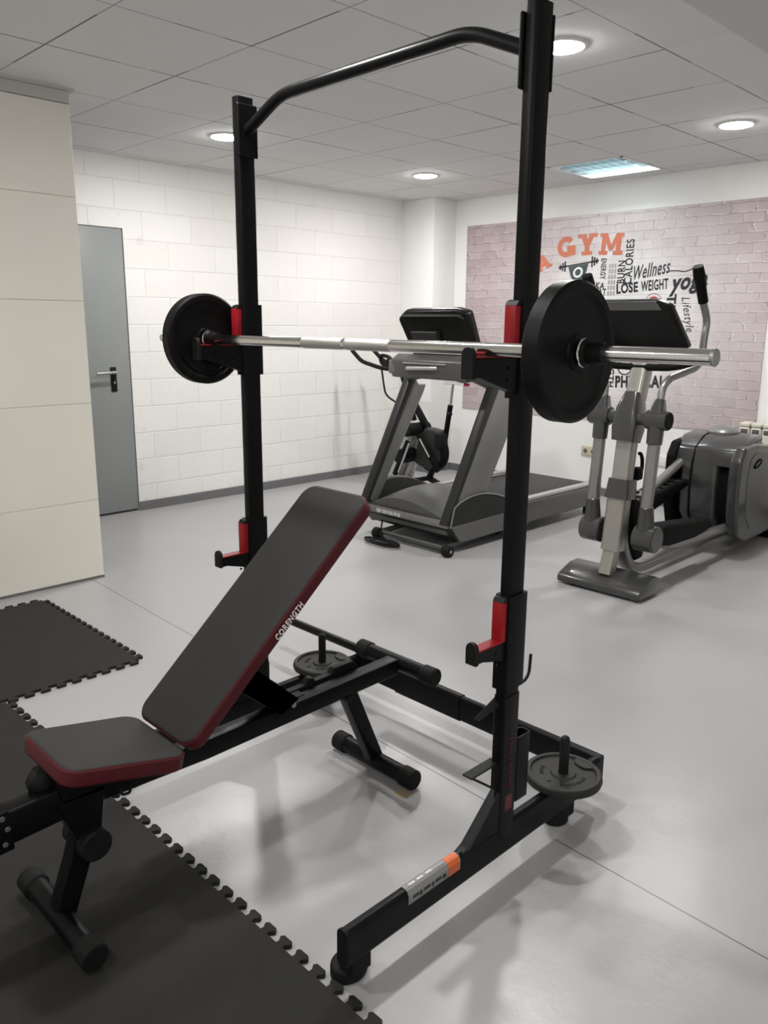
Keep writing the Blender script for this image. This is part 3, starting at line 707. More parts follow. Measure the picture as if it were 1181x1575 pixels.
# arched motor hood
bm = bm_(); rings = []
NX = 14
for i in range(NX+1):
    u = i/NX; x = 3.655+.72*u
    crest = .215+.160*math.sin(PI*min(1, .18+u*.62))-.10*u*u
    ring = []
    for k in range(25):
        q = k/24; y = TY_F-.045-(TY_F-TY_N-.09)*q
        ring.append((x+.05*math.sin(PI*q)*-(1-u)*.8, y, .190+(crest-.190)*math.sin(PI*q)**.8))
    ring += [(x, TY_N+.045, .12), (x, TY_F-.045, .12)]
    rings.append(ring)
loft(bm, rings); hood = obj('motor_hood', bm, M['tm_grey'], tm, 40)
bm = bm_(); prism(bm, yz([(TY_N+.01, .172), (TY_F-.01, .172), (TY_F-.01, .212), (TY_N+.01, .212)], 3.615), (.06, 0, 0), .006, 2); fs = obj('front_strip', bm, M['tm_light'], tm)
bm = bm_()
for k, (a, w2) in enumerate(((3.71, .03), (3.68, .012), (3.655, .035), (3.615, .02), (3.59, .03), (3.55, .022), (3.52, .026))):
    box(bm, 3.6135, 3.615, a-w2, a, .181 if k % 2 else .178, .203)
obj('front_decal', bm, M['decal'], fs)
bm = bm_(); prism(bm, xz([(3.625, .172), (3.735, .075), (4.1, .075), (4.1, .172)], TY_N+.01), (0, TY_F-TY_N-.02, 0), .004, 1); obj('front_apron', bm, M['tm_dark'], tm)
bm = bm_(); cyl(bm, (3.63, 3.14, .045), (3.63, 3.70, .045), .013, 14); rtube(bm, [(3.64, 3.14, .045), (4.35, 3.14, .075)], (0, 1, 0), .03, .028, .004); rtube(bm, [(3.64, 3.68, .045), (4.35, 3.68, .075)], (0, 1, 0), .03, .028, .004); lf = obj('lift_frame', bm, M['tm_grey'], tm)
for y in (3.085, 3.70):
    bm = bm_(); cyl(bm, (3.615, y-.026, .036), (3.615, y+.026, .036), .036, 28); wh = obj('transport_wheel', bm, M['rubber'], tm)
    bm = bm_(); cyl(bm, (3.615, y-.026, .036), (3.615, y-.030, .036), .012, 14); obj('axle', bm, M['steel'], wh)
bm = bm_(); cyl(bm, (4.28, TY_N-.02, .062), (4.28, TY_N+.02, .062), .018, 16); obj('lift_bolt', bm, M['tm_light'], tm)
# rear feet
for y in (TY_N+.06, TY_F-.06):
    bm = bm_(); cyl(bm, (5.30, y, 0), (5.30, y, .08), .025, 18); obj('rear_foot', bm, M['rubber'], tm)
for y in (TY_N+.15, TY_F-.15):
    bm = bm_(); cyl(bm, (4.30, y, 0), (4.30, y, .08), .02, 18); obj('middle_foot', bm, M['rubber'], tm)
# uprights: dark front edge, light side panel
for y0, s in ((TY_N+.005, 1), (TY_F-.065, -1)):
    bm = bm_(); prism(bm, xz([(3.600, .195), (3.632, .188), (4.092, 1.03), (4.055, 1.075)], y0-.003), (0, .066, 0), .008, 2); up_ = obj('upright', bm, M['tm_dark'], tm)
    pp = [(3.622, .205), (3.93, .25), (4.30, .88), (4.32, .985), (4.128, .985), (4.076, 1.05)] if s > 0 else [(3.622, .205), (3.735, .22), (4.175, .93), (4.20, .985), (4.128, .985), (4.076, 1.05)]
    bm = bm_(); prism(bm, xz(pp, y0+.002), (0, .058, 0), .006, 2); obj('side_panel', bm, M['tm_light'], up_)
    bm = bm_(); cyl(bm, (3.655, y0-.004, .232), (3.655, y0-.009, .232), .009, 14); obj('bolt', bm, M['rubber'], up_)
# yoke below the console
bm = bm_(); prism(bm, xz([(3.845, 1.050), (3.835, 1.165), (3.90, 1.205), (4.10, 1.190), (4.13, 1.06)], TY_N+.09), (0, TY_F-TY_N-.16, 0), .012, 3); yk = obj('console_yoke', bm, M['tm_grey'], tm)
bm = bm_(); cyl(bm, (3.833, 3.40, 1.123), (3.833, 3.665, 1.113), .0125, 16); obj('yoke_groove', bm, M['tm_silver'], yk)
bm = bm_(); box(bm, 3.829, 3.84, 3.33, 3.70, 1.144, 1.152, .002); obj('yoke_seam', bm, M['tm_silver'], yk)
for y0 in (TY_N+.045, TY_F-.105):
    bm = bm_(); prism(bm, xz([(3.835, 1.075), (3.84, 1.165), (3.93, 1.15)]+([(4.36, 1.00), (4.37, .945), (4.30, .925), (4.15, .965)] if y0 < 3.4 else [(4.10, 1.13), (4.13, 1.03), (4.05, 1.02)]), y0), (0, .06, 0), .012, 3); obj('side_arm', bm, M['tm_grey'] if y0 < 3.4 else M['tm_light'], tm)
bm = bm_(); cyl(bm, (3.93, 3.235, 1.035), (3.93, 3.235, 1.018), .018, 16); obj('stop_key', bm, M['pinkred'], tm)
# console leaning towards its front
bm = bm_(); y0, y1 = TYC-.275, TYC+.285
prism(bm, [(3.955, y1-.055, 1.175), (3.845, y1, 1.430), (3.875, y1-.045, 1.487), (3.885, y0+.10, 1.490), (3.88, y0+.005, 1.468), (3.99, y0-.015, 1.175)], (.075, 0, .015), .02, 3, .3); cs = obj('console', bm, M['conblack'], tm, 40)
bm = bm_(); prism(bm, [(3.838, y1-.03, 1.435), (3.850, y1-.055, 1.455), (3.865, y0+.05, 1.452), (3.868, y0+.02, 1.425), (3.855, y0+.06, 1.440), (3.845, y1-.05, 1.440)], (.02, 0, .004), .002, 1); obj('console_lip', bm, M['tm_dark'], cs)
bm = bm_(); prism(bm, [(3.892, y1-.11, 1.27), (3.868, y1-.095, 1.345), (3.868, y0+.24, 1.345), (3.898, y0+.25, 1.27)], (.04, 0, .008), .004, 1); obj('battery_cover', bm, M['tm_dark'], cs)
# power cord coiled on the floor in front
bm = bm_(); pts = []
for k in range(90):
    a = k*.33; rr = .085+.02*math.sin(a*.37)
    pts.append((3.53+.55*rr*math.cos(a)+.02*math.sin(a*.2), 3.60+1.4*rr*math.sin(a)-.0008*k, .010+.00012*k+.003*math.sin(a*.7)))
pts += [(3.60, 3.66, .03), (3.66, 3.70, .12)]
tube(bm, pts, .0055, 8); o = obj('power_cord', bm, M['rubber']); origin_to(o, (3.53, 3.6, 0)); tag(o, 'coiled black power cord on the floor under the treadmill\'s front end', 'cord')

# ------------------------------------------------------------------ elliptical trainer
EY = 2.09
el = thing('elliptical_trainer', 'grey elliptical trainer with champagne column and swinging arms', 'elliptical trainer', (4.5, EY, 0))
bm = bm_(); prism(bm, xz([(3.682, .012), (3.680, .045), (3.70, .062), (3.80, .100), (3.88, .104), (3.905, .09), (3.905, .02), (3.89, .012)], 1.845), (0, .495, 0), .008, 3); ft = obj('front_foot', bm, M['el_grey'], el)
for y in (1.90, 2.28):
    bm = bm_(); cyl(bm, (3.80, y, 0), (3.80, y, .015), .03, 18); obj('rubber_pad', bm, M['rubber'], ft)
bm = bm_(); rtube(bm, [(3.775, EY, .085), (3.818, EY, .235)], (0, 1, 0), .068, .070, .006); obj('lower_post', bm, M['el_gold'], el)
bm = bm_(); rtube(bm, [(3.822, EY, .215), (3.838, EY, .36), (3.853, EY, .50), (3.856, EY, .53)], (0, 1, 0), .108, .105, .026); obj('column_base', bm, M['el_gold'], el)
bm = bm_(); rtube(bm, [(3.862, EY, .495), (3.872, EY, .60)], (0, 1, 0), .115, .122, .025, sizes=[(.132, .136), (.118, .124)]); obj('column_collar', bm, M['el_grey'], el)
bm = bm_(); rtube(bm, [(3.866, EY, .58), (3.890, EY, .83), (3.955, EY, 1.08), (4.02, EY, 1.29)], (0, 1, 0), .096, .085, .02, .1); obj('column', bm, M['el_gold'], el)
bm = bm_(); box(bm, 3.895, 3.897, EY-.02, EY+.02, 1.070, 1.075); obj('column_label', bm, M['decal'], el)
# pivot block and cross tube
bm = bm_(); rtube(bm, [(3.872, EY, .800), (3.886, EY, .87), (3.905, EY, .965), (3.935, EY, 1.045)], (0, 1, 0), .13, .13, .02, sizes=[(.125, .11), (.135, .135), (.12, .13), (.085, .10)]); obj('pivot_block', bm, M['el_grey'], el)
bm = bm_(); cyl(bm, (3.885, EY-.165, .925), (3.885, EY+.165, .925), .034, 24); obj('pivot_axle', bm, M['el_grey'], el)
for s, nm in ((-1, 'near'), (1, 'far')):
    y = EY+s*.158
    bm = bm_(); cyl(bm, (3.885, EY+s*.105, .925), (3.885, EY+s*.222, .925), .050, 28); hb = obj('pivot_hub', bm, M['el_grey'], el)
    bm = bm_(); cyl(bm, (3.885, EY+s*.222, .925), (3.885, EY+s*.227, .925), .045, 28); obj('hub_cap', bm, M['el_dark'], hb)
    bm = bm_(); cyl(bm, (3.885, y, .925), (3.876, y, .80), .043, 24, .040); obj('arm_socket', bm, M['el_grey'], el)
    bm = bm_(); tube(bm, [(3.880, y, .83), (3.850, y, .44)], .0325, 20); obj('swing_arm', bm, M['el_tube'], el)
    bm = bm_(); cyl(bm, (3.853, y, .475), (3.862, y, .345), .036, 24, .046); obj('arm_boot', bm, M['el_grey'], el)
    bm = bm_(); cyl(bm, (3.875, y-.062, .300), (3.875, y+.052, .300), .072, 36); pd = obj('pedal_joint', bm, M['el_grey'], el)
    bm = bm_(); cyl(bm, (3.875, y-.062, .300), (3.875, y-.066, .300), .064, 36); obj('joint_cap', bm, M['el_grey'], pd)
    # cone boot and handlebar
    bm = bm_(); rtube(bm, [(3.888, y, .95), (3.905, y, 1.03)], (0, 1, 0), .07, .07, .012, sizes=[(.078, .075), (.046, .046)]); obj('handle_boot', bm, M['el_grey'], el)
    yo = EY+s*.215
    df = 0 if s < 0 else 1
    hp = [(3.893, y, .955), (3.915, y, 1.09), (3.96, y+s*.01, 1.135), (4.16, yo, 1.185), (4.215, yo, 1.235), (4.215, yo, 1.34), (4.235, yo, 1.425), (4.155, yo, 1.53)]
    if df: hp = [(3.893, y, .955), (3.900, y, 1.09), (3.89, y+.01, 1.135), (3.90, yo, 1.185), (3.93, yo, 1.235), (3.93, yo, 1.34), (3.92, yo, 1.40), (3.83, yo, 1.50)]
    bm = bm_(); tube(bm, hp, .0195, 16, .05, 6); ha = obj('handlebar', bm, M['el_tube'], el)
    g = [(4.165, yo, 1.518), (4.105, yo, 1.62), (4.09, yo, 1.645), (4.066, yo, 1.69)]
    if df: g = [(3.845, yo, 1.485), (3.78, yo, 1.575), (3.765, yo, 1.60), (3.738, yo, 1.645)]
    bm = bm_(); tube(bm, g, .025, 16, 0, radii=[.025, .026, .030, .026]); obj('hand_grip', bm, M['el_dark'], ha)
# main frame sweeping from the column to the floor
bm = bm_(); rtube(bm, [(3.875, EY, .44), (3.90, EY, .22), (3.985, EY, .09), (4.12, EY, .058), (4.90, EY, .075), (5.70, EY, .075)], (0, 1, 0), .085, .055, .015, .09, 6); obj('main_frame', bm, M['el_tube'], el)
bm = bm_(); prism(bm, xz([(3.89, .50), (3.92, .22), (3.99, .125), (4.07, .13), (4.085, .20), (4.03, .36), (3.95, .50)], EY-.055), (0, .11, 0), .018, 3); obj('frame_guard', bm, M['el_dark'], el)
bm = bm_(); box(bm, 5.55, 5.63, 1.84, 2.34, .0, .05, .012); obj('rear_foot', bm, M['el_dark'], el)
# pedal links and foot plates
yn = EY-.158
bm = bm_(); tube(bm, [(3.98, yn, .285), (4.06, yn, .235), (4.2, yn, .205), (5.00, yn, .175)], .028, 16, .06); obj('pedal_link', bm, M['el_tube'], el)
bm = bm_(); prism(bm, xz([(3.93, .33), (4.02, .355), (4.55, .30), (4.62, .24), (4.40, .215), (4.08, .225), (3.95, .25)], yn-.045), (0, .10, 0), .015, 3); obj('foot_plate', bm, M['el_dark'], el)
yf = EY+.158
bm = bm_(); tube(bm, [(3.98, yf, .30), (4.30, yf, .36), (4.66, yf, .475), (4.98, yf, .585)], .028, 16, .1); obj('pedal_link', bm, M['el_tube'], el)
bm = bm_(); prism(bm, xz([(4.16, .31), (4.15, .385), (4.20, .40), (4.86, .455), (4.93, .44), (4.86, .405), (4.45, .315)], yf-.07), (0, .14, 0), .015, 3); fp = obj('foot_plate', bm, M['el_dark'], el)
bm = bm_()
for k in range(7): box(bm, 4.25+k*.085, 4.29+k*.085, yf-.055, yf+.055, .4045+k*.0072, .4105+k*.0072, .002, 1)
obj('tread_ribs', bm, M['el_grey'], fp)
# flywheel housing
bm = bm_(); prism(bm, xz([(4.97, .135), (4.885, .24), (4.868, .40), (4.875, .56), (4.915, .66), (5.02, .715), (5.20, .735), (5.48, .70), (5.68, .60), (5.76, .42), (5.72, .2), (5.58, .11)], 2.005), (0, .235, 0), .028, 4); hs = obj('flywheel_housing', bm, M['el_grey'], el)
bm = bm_(); tube(bm, [(4.93, 2.165, .155), (4.878, 2.165, .25), (4.862, 2.165, .40), (4.869, 2.165, .56), (4.907, 2.165, .662), (5.012, 2.165, .722), (5.20, 2.165, .742)], .006, 8); obj('housing_seam', bm, M['el_dark'], hs)
bm = bm_(); prism(bm, xz([(5.00, .150), (4.93, .25), (4.915, .40), (4.93, .54), (5.0, .63), (5.2, .66), (5.5, .62), (5.66, .5), (5.68, .3), (5.55, .13)], 1.90), (0, .43, 0), .01, 2); obj('crank_recess', bm, M['el_dark'], el)
for y0, y1, k in ((1.850, 1.925, 0), (2.270, 2.330, 1)):
    pts = [(5.02, .075), (4.91, .13), (4.862, .26), (4.84, .46), (4.845, .60), (4.90, .685), (5.05, .700), (5.35, .66), (5.60, .54), (5.70, .36), (5.62, .17), (5.40, .08)]
    bm = bm_(); prism(bm, xz(pts, y0), (0, y1-y0, 0), .018, 4); sh = obj('side_shroud', bm, M['el_grey'] if k == 0 else M['el_dark'], el)
    if k == 0:
        inner = [(4.98+(x-5.2)*0, z) for x, z in [(0, 0)]]
        bm = bm_(); prism(bm, xz([(5.08, .15), (4.98, .26), (4.955, .46), (4.975, .60), (5.06, .645), (5.35, .605), (5.56, .50), (5.62, .36), (5.54, .2), (5.38, .14)], y0-.004), (0, .008, 0), .003, 2); obj('shroud_panel', bm, M['tm_side'], sh)
        bm = bm_()
        ring = [(5.085+.050*math.cos(a)+.012*math.sin(a), y0-.006, .572+.022*math.sin(a)+.008*math.cos(a)) for a in [2*PI*q/20 for q in range(21)]]
        tube(bm, ring, .0065, 8); obj('oval_badge_ring', bm, M['el_dark'], sh)
        bm = bm_(); tube(bm, [(5.055, y0-.006, .560), (5.075, y0-.006, .578), (5.095, y0-.006, .570), (5.118, y0-.006, .588)], .006, 8); obj('oval_badge_mark', bm, M['tm_light'], sh)
bm = bm_(); prism(bm, xz([(4.872, .55), (4.90, .66), (5.01, .722), (5.2, .742), (5.2, .66), (4.95, .60)], 1.87), (0, .435, 0), .02, 3); obj('top_cover', bm, M['el_grey'], el)
bm = bm_(); lathe(bm, (5.16, EY+.02, .725), (0, 0, 1), [(.10, 0), (.10, .018), (.085, .036), (.05, .048), (.001, .052)], 32); obj('top_knob', bm, M['tm_light'], el)
# water bottle ring seen behind the column
bm = bm_(); ring = [(3.965+.042*math.cos(a), EY-.035, .66+.070*math.sin(a)) for a in [PI*1.5+PI*q/12 for q in range(13)]]
tube(bm, ring, .010, 10); box(bm, 3.93, 3.995, EY-.055, EY-.005, .585, .655, .012); obj('bottle_holder', bm, M['el_dark'], el)
# console and fixed handles
bm = bm_(); y0, y1 = 1.83, 2.35
prism(bm, [(3.945, y0, 1.283), (3.955, y1, 1.283), (3.80, y1-.02, 1.470), (3.765, y1-.09, 1.517), (3.765, y0+.10, 1.517), (3.79, y0+.045, 1.492)], (.06, 0, .014), .016, 3, .3); ec = obj('console', bm, M['conblack'], el, 40)
bm = bm_(); prism(bm, [(3.800, y0+.085, 1.470), (3.800, y1-.07, 1.470), (3.762, y1-.10, 1.513), (3.762, y0+.105, 1.513)], (.004, 0, .002), .002, 1); obj('console_lip', bm, M['conedge'], ec)
bm = bm_(); tube(bm, [(3.96, EY-.04, 1.185), (3.93, EY-.19, 1.19), (3.99, EY-.27, 1.215), (4.14, EY-.27, 1.25)], .018, 14, .07, 6); tube(bm, [(3.96, EY+.04, 1.185), (3.93, EY+.19, 1.19), (3.99, EY+.27, 1.215), (4.14, EY+.27, 1.25)], .018, 14, .07, 6); cyl(bm, (3.96, EY-.05, 1.185), (3.96, EY+.05, 1.185), .018, 14); obj('fixed_handle', bm, M['el_dark'], el)
bm = bm_(); tube(bm, [(3.99, EY-.17, 1.235), (4.0, EY-.05, 1.24), (4.0, EY+.05, 1.24), (3.99, EY+.17, 1.235)], .014, 12, .03); obj('handle_brace', bm, M['el_dark'], el)

# ------------------------------------------------------------------ exercise bike behind the treadmill
bk = thing('exercise_bike', 'black and silver exercise bike in the corner behind the treadmill', 'exercise bike', (4.95, 4.55, 0))
BXX = 4.95
def P(y, z, dx=0): return (BXX+dx, y, z)
bm = bm_(); tube(bm, [P(4.86, .045, -.02), P(4.62, .56, -.02)], .062, 20); tube(bm, [P(4.78, .04, .06), P(4.60, .5, .06)], .05, 18); obj('front_housing', bm, M['bikesilver'], bk)
for (y, z, r) in ((4.575, .535, .055), (4.66, .305, .062)):
    bm = bm_(); cyl(bm, P(y, z, -.16), P(y, z, .10), r, 28); obj('roller', bm, M['rubber'], bk)
bm = bm_(); rtube(bm, [P(4.70, .82), P(4.36, .40)], (1, 0, 0), .05, .05, .01); obj('frame_tube', bm, M['black'], bk)
bm = bm_(); rtube(bm, [P(4.57, .44, -.14), P(4.72, .14, -.14)], (1, 0, 0), .03, .04, .006); obj('crank_arm', bm, M['black'], bk)
bm = bm_(); rtube(bm, [P(4.54, .43, -.155), P(4.66, .17, -.155)], (1, 0, 0), .012, .016, .003); obj('crank_trim', bm, M['bikesilver'], bk)
bm = bm_(); prism(bm, [P(y, z, -.06) for y, z in ((4.54, .46), (4.46, .56), (4.30, .54), (4.28, .30), (4.40, .20), (4.575, .25))], (.12, 0, 0), .02, 3); obj('belt_cover', bm, M['tm_dark'], bk)
bm = bm_(); lathe(bm, P(4.40, .36, -.05), (1, 0, 0), [(.001, 0), (.15, 0), (.165, .012), (.165, .05), (.15, .062), (.001, .062)], 40); obj('flywheel', bm, M['el_dark'], bk)
bm = bm_(); rtube(bm, [P(4.50, .50, -.09), P(4.27, .22, -.09)], (1, 0, 0), .02, .045, .006); obj('flywheel_guard', bm, M['el_dark'], bk)
bm = bm_(); rtube(bm, [P(4.47, .47, -.105), P(4.36, .33, -.105)], (1, 0, 0), .006, .014, .002); obj('guard_trim', bm, M['tm_silver'], bk)
bm = bm_(); box(bm, BXX-.09, BXX-.0, 4.255, 4.33, .40, .53, .02); obj('pedal', bm, M['rubber'], bk)
bm = bm_(); tube(bm, [P(4.285, .46), P(4.235, .76)], .022, 16); sp = obj('seat_tube', bm, M['black'], bk)
bm = bm_(); cyl(bm, P(4.235, .69, -.02), P(4.20, .69, -.03), .014, 14); obj('seat_knob', bm, M['rubber'], sp)
bm = bm_(); tube(bm, [P(4.237, .74), P(4.215, .93)], .014, 14); obj('seat_post', bm, M['chrome'], bk)
bm = bm_(); rtube(bm, [P(4.30, .935), P(4.06, .935)], (1, 0, 0), .03, .022, .005); obj('seat_slider', bm, M['chrome'], bk)
bm = bm_(); prism(bm, [P(y, .955, x) for y, x in ((4.33, -.02), (4.33, .02), (4.2, .04), (4.06, .11), (4.0, .10), (4.0, -.10), (4.06, -.11), (4.2, -.04))], (0, 0, .05), .02, 3); obj('saddle', bm, M['rubber'], bk)
bm = bm_(); tube(bm, [P(4.63, .60), P(4.80, 1.02)], .022, 16); obj('handlebar_post', bm, M['black'], bk)
bm = bm_()
tube(bm, [P(4.80, 1.02, -.10), P(4.93, 1.03, -.12), P(5.16, 1.075, -.12), P(5.28, 1.165, -.12)], .018, 14, .05)
tube(bm, [P(4.80, 1.02, .10), P(4.93, 1.03, .14), P(5.16, 1.075, .14), P(5.28, 1.165, .14)], .018, 14, .05)
tube(bm, [P(4.80, 1.02, -.12), P(4.80, 1.02, .12)], .018, 14)
tube(bm, [P(4.86, 1.03, 0), P(4.94, 1.12, 0), P(5.05, 1.13, 0), P(5.04, 1.06, 0), P(4.93, 1.03, 0)], .016, 12, .04)
obj('handlebar', bm, M['rubber'], bk)
bm = bm_(); box(bm, BXX-.06, BXX+.06, 4.85, 4.92, 1.05, 1.11, .015); obj('display', bm, M['rubber'], bk)
bm = bm_(); tube(bm, [P(4.93, 1.02, -.1), P(4.905, .90, -.1), P(4.89, .80, -.09), P(4.80, .74, -.05), P(4.70, .70, -.02)], .008, 10, .06); obj('cable', bm, M['rubber'], bk)
bm = bm_(); rtube(bm, [P(4.40, .22), P(4.45, .13), P(4.80, .035)], (1, 0, 0), .05, .04, .01); rtube(bm, [P(4.45, .13), P(4.20, .05)], (1, 0, 0), .05, .04, .01); obj('base_frame', bm, M['black'], bk)
for y in (4.82, 4.20):
    bm = bm_(); rtube(bm, [P(y, .026, -.24), P(y, .026, .24)], (0, 1, 0), .05, .05, .012); obj('foot_bar', bm, M['black'], bk)

# ------------------------------------------------------------------ mural
mu = thing('wall_mural', 'large printed brick-pattern gym mural with orange and black lettering', 'mural', (XW-.004, 3.57, .62))
XM = XW-.010
bm = bm_(); prism(bm, [(XM, 2.205, .640), (XM, 2.215, 2.262), (XM, 4.947, 2.266), (XM, 4.942, .617)], (.010, 0, 0)); obj('canvas', bm, M['mural'], mu)
XD, YD = (0, -1, 0), (0, 0, 1)
XT = XM-.0012
def mt(body, yl, zb, w, h, m, ang=0, off=.002, shear=0., name='lettering'):
    a = math.radians(ang); xd = V(0, -math.cos(a), math.sin(a)); yd = V(0, math.sin(a), math.cos(a))
    text(name, body, .1, (XT, yl, zb), xd, yd, m, mu, .0006, off, shear, fit=(w, h), spacing=1.1)
def strokes(name, y0, z0, segs, m, ang=0):
    """lettering built from flat bars: y0,z0 lower left corner on the wall"""
    bm = bm_(); a = math.radians(ang); xd = V(0, -math.cos(a), math.sin(a)); yd = V(0, math.sin(a), math.cos(a)); o0 = V(XT, y0, z0)
    for n, pts in enumerate(segs):
        prism(bm, [o0+xd*p[0]+yd*p[1]-V(.00008*n, 0, 0) for p in pts], (-.0005, 0, 0))
    return obj(name, bm, m, mu)
def rect(x0, y0, x1, y1): return [(x0, y0), (x1, y0), (x1, y1), (x0, y1)]
# G : thick arc with a bar ; Y and M : slab serifs
def arc(cx, cy, ro, ri, a0, a1, n=24, sx=1):
    o = [(cx+sx*ro*math.cos(math.radians(a0+(a1-a0)*k/n)), cy+ro*math.sin(math.radians(a0+(a1-a0)*k/n))) for k in range(n+1)]
    i = [(cx+sx*ri*math.cos(math.radians(a0+(a1-a0)*k/n)), cy+ri*math.sin(math.radians(a0+(a1-a0)*k/n))) for k in range(n+1)]
    return [[o[k], o[k+1], i[k+1], i[k]] for k in range(n)]
h = .165
strokes('letter_g', 3.962, 1.938, arc(.085, h/2, h/2, h*.24, 38, 330, 24, 1.02)+[rect(.095, h*.30, .172, h*.53), rect(.125, h*.06, .172, h*.40)], M['orange'], 4)
strokes('letter_y', 3.772, 1.950, [rect(.066, 0, .110, h*.5), rect(.040, 0, .136, .030), [(.018, h), (.068, h), (.110, h*.45), (.066, h*.42)], [(.162, h), (.114, h), (.066, h*.45), (.110, h*.42)], rect(.0, h-.030, .080, h), rect(.102, h-.030, .180, h)], M['orange'], 1)
strokes('letter_m', 3.578, 1.948, [rect(.020, 0, .058, h), rect(.150, 0, .192, h), [(.020, h), (.066, h), (.118, h*.30), (.094, h*.18)], [(.190, h), (.146, h), (.094, h*.30), (.118, h*.18)], rect(.0, 0, .080, .030), rect(.128, 0, .212, .030), rect(.002, h-.030, .060, h), rect(.152, h-.030, .210, h)], M['orange'], -3)
h2 = .125
strokes('letter_a', 4.150, 1.825, [[(.0, 0), (.042, 0), (.092, h2), (.052, h2)], [(.10, 0), (.146, 0), (.095, h2), (.056, h2)], rect(.035, h2*.24, .11, h2*.46), rect(-.012, 0, .052, .022), rect(.092, 0, .156, .022)], M['orange'], 22)
# lifter emblem: a bar with discs over a dark shield-like bust
bm = bm_()
ang = math.radians(6)
def EP(u, v): return V(XT, 3.945-u*math.cos(ang)+v*math.sin(ang)*0, 1.818+v+u*math.sin(ang))
def ebar(u0, u1, v0, v1): prism(bm, [EP(u0, v0), EP(u1, v0), EP(u1, v1), EP(u0, v1)], (-.0005, 0, 0))
ebar(.0, .378, .040, .052)
for u, hh in ((.012, .02), (.034, .032), (.056, .042), (.310, .042), (.332, .032), (.354, .02)): ebar(u, u+.014, .046-hh, .046+hh)
obj('emblem_barbell', bm, M['ink'], mu)
bm = bm_(); prism(bm, [EP(.095, .038), EP(.285, .038), EP(.262, -.05), EP(.225, -.09), EP(.165, -.09), EP(.125, -.05)], (-.0004, 0, 0)); e_ = obj('emblem_body', bm, M['teal'], mu)
bm = bm_(); prism(bm, [EP(.19+.046*math.cos(a), -.018+.042*math.sin(a))-V(.0006, 0, 0) for a in [2*PI*k/24 for k in range(24)]], (-.0004, 0, 0)); obj('emblem_disc', bm, M['white'], mu)
bm = bm_(); prism(bm, [EP(.19+.027*math.cos(a), -.018+.026*math.sin(a))-V(.0012, 0, 0) for a in [2*PI*k/24 for k in range(24)]], (-.0004, 0, 0)); obj('emblem_centre', bm, M['teal'], mu)
mt('ENERGY', 3.548, 1.918, .160, .048, M['ink'], -90)
bm = bm_()
for k in range(6):                                   # pale vertical word, too faint to read
    z = 1.632+k*.042
    for q in range(3): prism(bm, [(XT, 3.474-q*.024, z), (XT, 3.458-q*.024, z), (XT, 3.458-q*.024, z+.032), (XT, 3.474-q*.024, z+.032)], (-.0004, 0, 0))
obj('pale_lettering', bm, M['pgrey'], mu)
mt('BURN', 3.330, 1.722, .172, .066, M['ink'], 90)
mt('CALORIES', 3.268, 1.716, .335, .068, M['ink'], 90)
mt('LOSE', 3.392, 1.640, .185, .080, M['ink'], 4, .004)
mt('WEIGHT', 3.182, 1.655, .222, .080, M['ink'], 4, .0025)
mt('Wellness', 3.246, 1.742, .300, .105, M['ink'], 9, .001, .5)
bm = bm_(); tube(bm, [(XT, 2.975, 1.800), (XT, 2.91, 1.803), (XT, 2.84, 1.790), (XT, 2.79, 1.808), (XT, 2.765, 1.822)], .004, 6, .03); obj('lettering_swash', bm, M['ink'], mu)
mt('yoga', 2.950, 1.612, .300, .125, M['ink'], 6, .0035, .35)
mt('KA', 3.585, 1.690, .08, .050, M['ink'], -8)
mt('AT', 3.555, 1.630, .07, .055, M['ink'], 0)
mt('TE', 2.964, 1.632, .135, .075, M['ink'], -90, .003)
mt('Lifestyle', 2.868, 1.600, .265, .082, M['ink'], -76, .0, .4)
mt('PHYSICAL', 3.342, .905, .425, .098, M['ink'], 3, .004)
mt('STRENGTH', 3.412, 1.28, .372, .052, M['ink'], -90, .003)
for yc, zc, r, m, n in ((3.072, 1.572, .062, 'pred', 'red_spot'), (3.25, 1.52, .06, 'white', 'pale_spot'), (3.36, 1.52, .05, 'white', 'pale_spot')):
    bm = bm_(); prism(bm, [(XT, yc+.75*r*math.cos(a), zc+.75*r*math.sin(a)) for a in [2*PI*k/28 for k in range(28)]], (-.0005, 0, 0)); o = obj(n, bm, M[m], mu)
    bm = bm_(); tube(bm, [(XT, yc+1.1*r*math.cos(a), zc+1.1*r*math.sin(a)) for a in [2*PI*k/32 for k in range(33)]], .0022, 6); obj('spot_ring', bm, M['pred'] if m == 'pred' else M['pgrey'], o)
bm = bm_(); tube(bm, [(XT, 3.27+.06*math.cos(a), 1.075+.06*math.sin(a)) for a in [2*PI*k/32 for k in range(33)]], .005, 6); obj('ring_mark', bm, M['ink'], mu)
mt('OM', 3.06, 1.070, .12, .06, M['ink'], 2, .001)

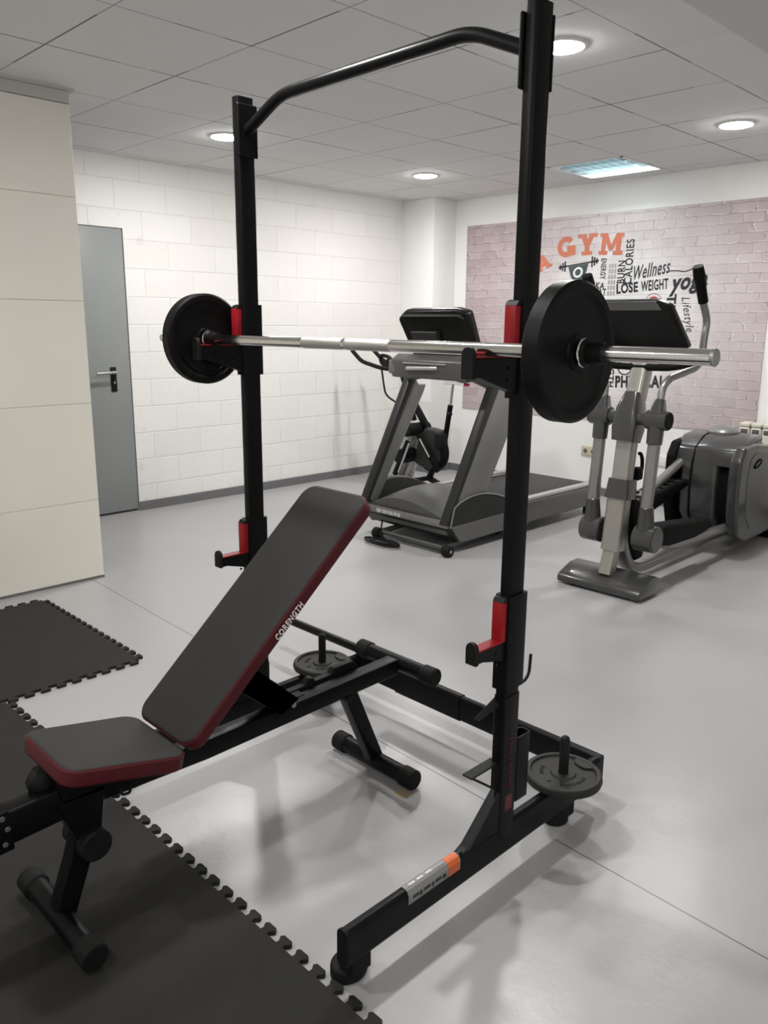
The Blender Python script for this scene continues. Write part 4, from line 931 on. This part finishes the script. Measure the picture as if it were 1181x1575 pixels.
# ------------------------------------------------------------------ radiator, sockets
rd = thing('radiator', 'cream column radiator under the mural\'s right end', 'radiator', (XW-.07, 1.85, 0))
for k in range(11):
    y = 2.275-.08*k
    bm = bm_(); prism(bm, yz([(y-.005, .13), (y-.074, .13), (y-.074, .70), (y-.005, .70)], XW-.135), (.10, 0, 0), .010, 3)
    box(bm, XW-.135, XW-.035, y-.076, y-.003, .700, .735, .012, 3); e_ = obj('radiator_section', bm, M['rad'], rd)
    bm = bm_(); box(bm, XW-.1365, XW-.13, y-.066, y-.014, .655, .690, .004); obj('vent_slot', bm, M['raddark'], e_)
bm = bm_(); tube(bm, [(XW-.085, 2.275, .16), (XW-.085, 2.31, .16), (XW-.085, 2.31, .0)], .011, 12, .02); obj('pipe', bm, M['rad'], rd)
for y in (2.20, 1.50):
    bm = bm_(); box(bm, XW-.10, XW-.07, y-.012, y+.012, .0, .14, .003); obj('bracket', bm, M['rad'], rd)
def socket(y, z, w, m, label, holes):
    t = thing('wall_socket' if holes else 'cable_outlet', label, 'wall socket' if holes else 'cable outlet', (XW, y, z))
    bm = bm_(); box(bm, XW-.012, XW, y-w/2, y+w/2, z-.042, z+.042, .005, 2); obj('face_plate', bm, m, t)
    bm = bm_()
    for q in holes or [0]:
        cyl(bm, (XW-.012, y+q, z), (XW-.0135, y+q, z), .019 if holes else .010, 20)
    obj('socket_well' if holes else 'outlet_hole', bm, M['raddark'] if holes else M['plaster'], t)
socket(3.54, .362, .155, M['sockc'], 'cream double power socket low on the wall, seen past the trainer\'s far arm', (.036, -.036))
socket(2.88, .358, .095, M['sockw'], 'white square cable outlet low on the wall, seen past the trainer\'s near arm', ())

# ------------------------------------------------------------------ world and view
w = bpy.data.worlds.new('world'); S.world = w; w.use_nodes = True
w.node_tree.nodes['Background'].inputs[0].default_value = (.02, .02, .02, 1)
w.node_tree.nodes['Background'].inputs[1].default_value = 0.0
S.view_settings.view_transform = 'Standard'; S.view_settings.look = 'None'
S.view_settings.exposure = 0.0; S.view_settings.gamma = 1.0; S.view_settings.use_curve_mapping = False
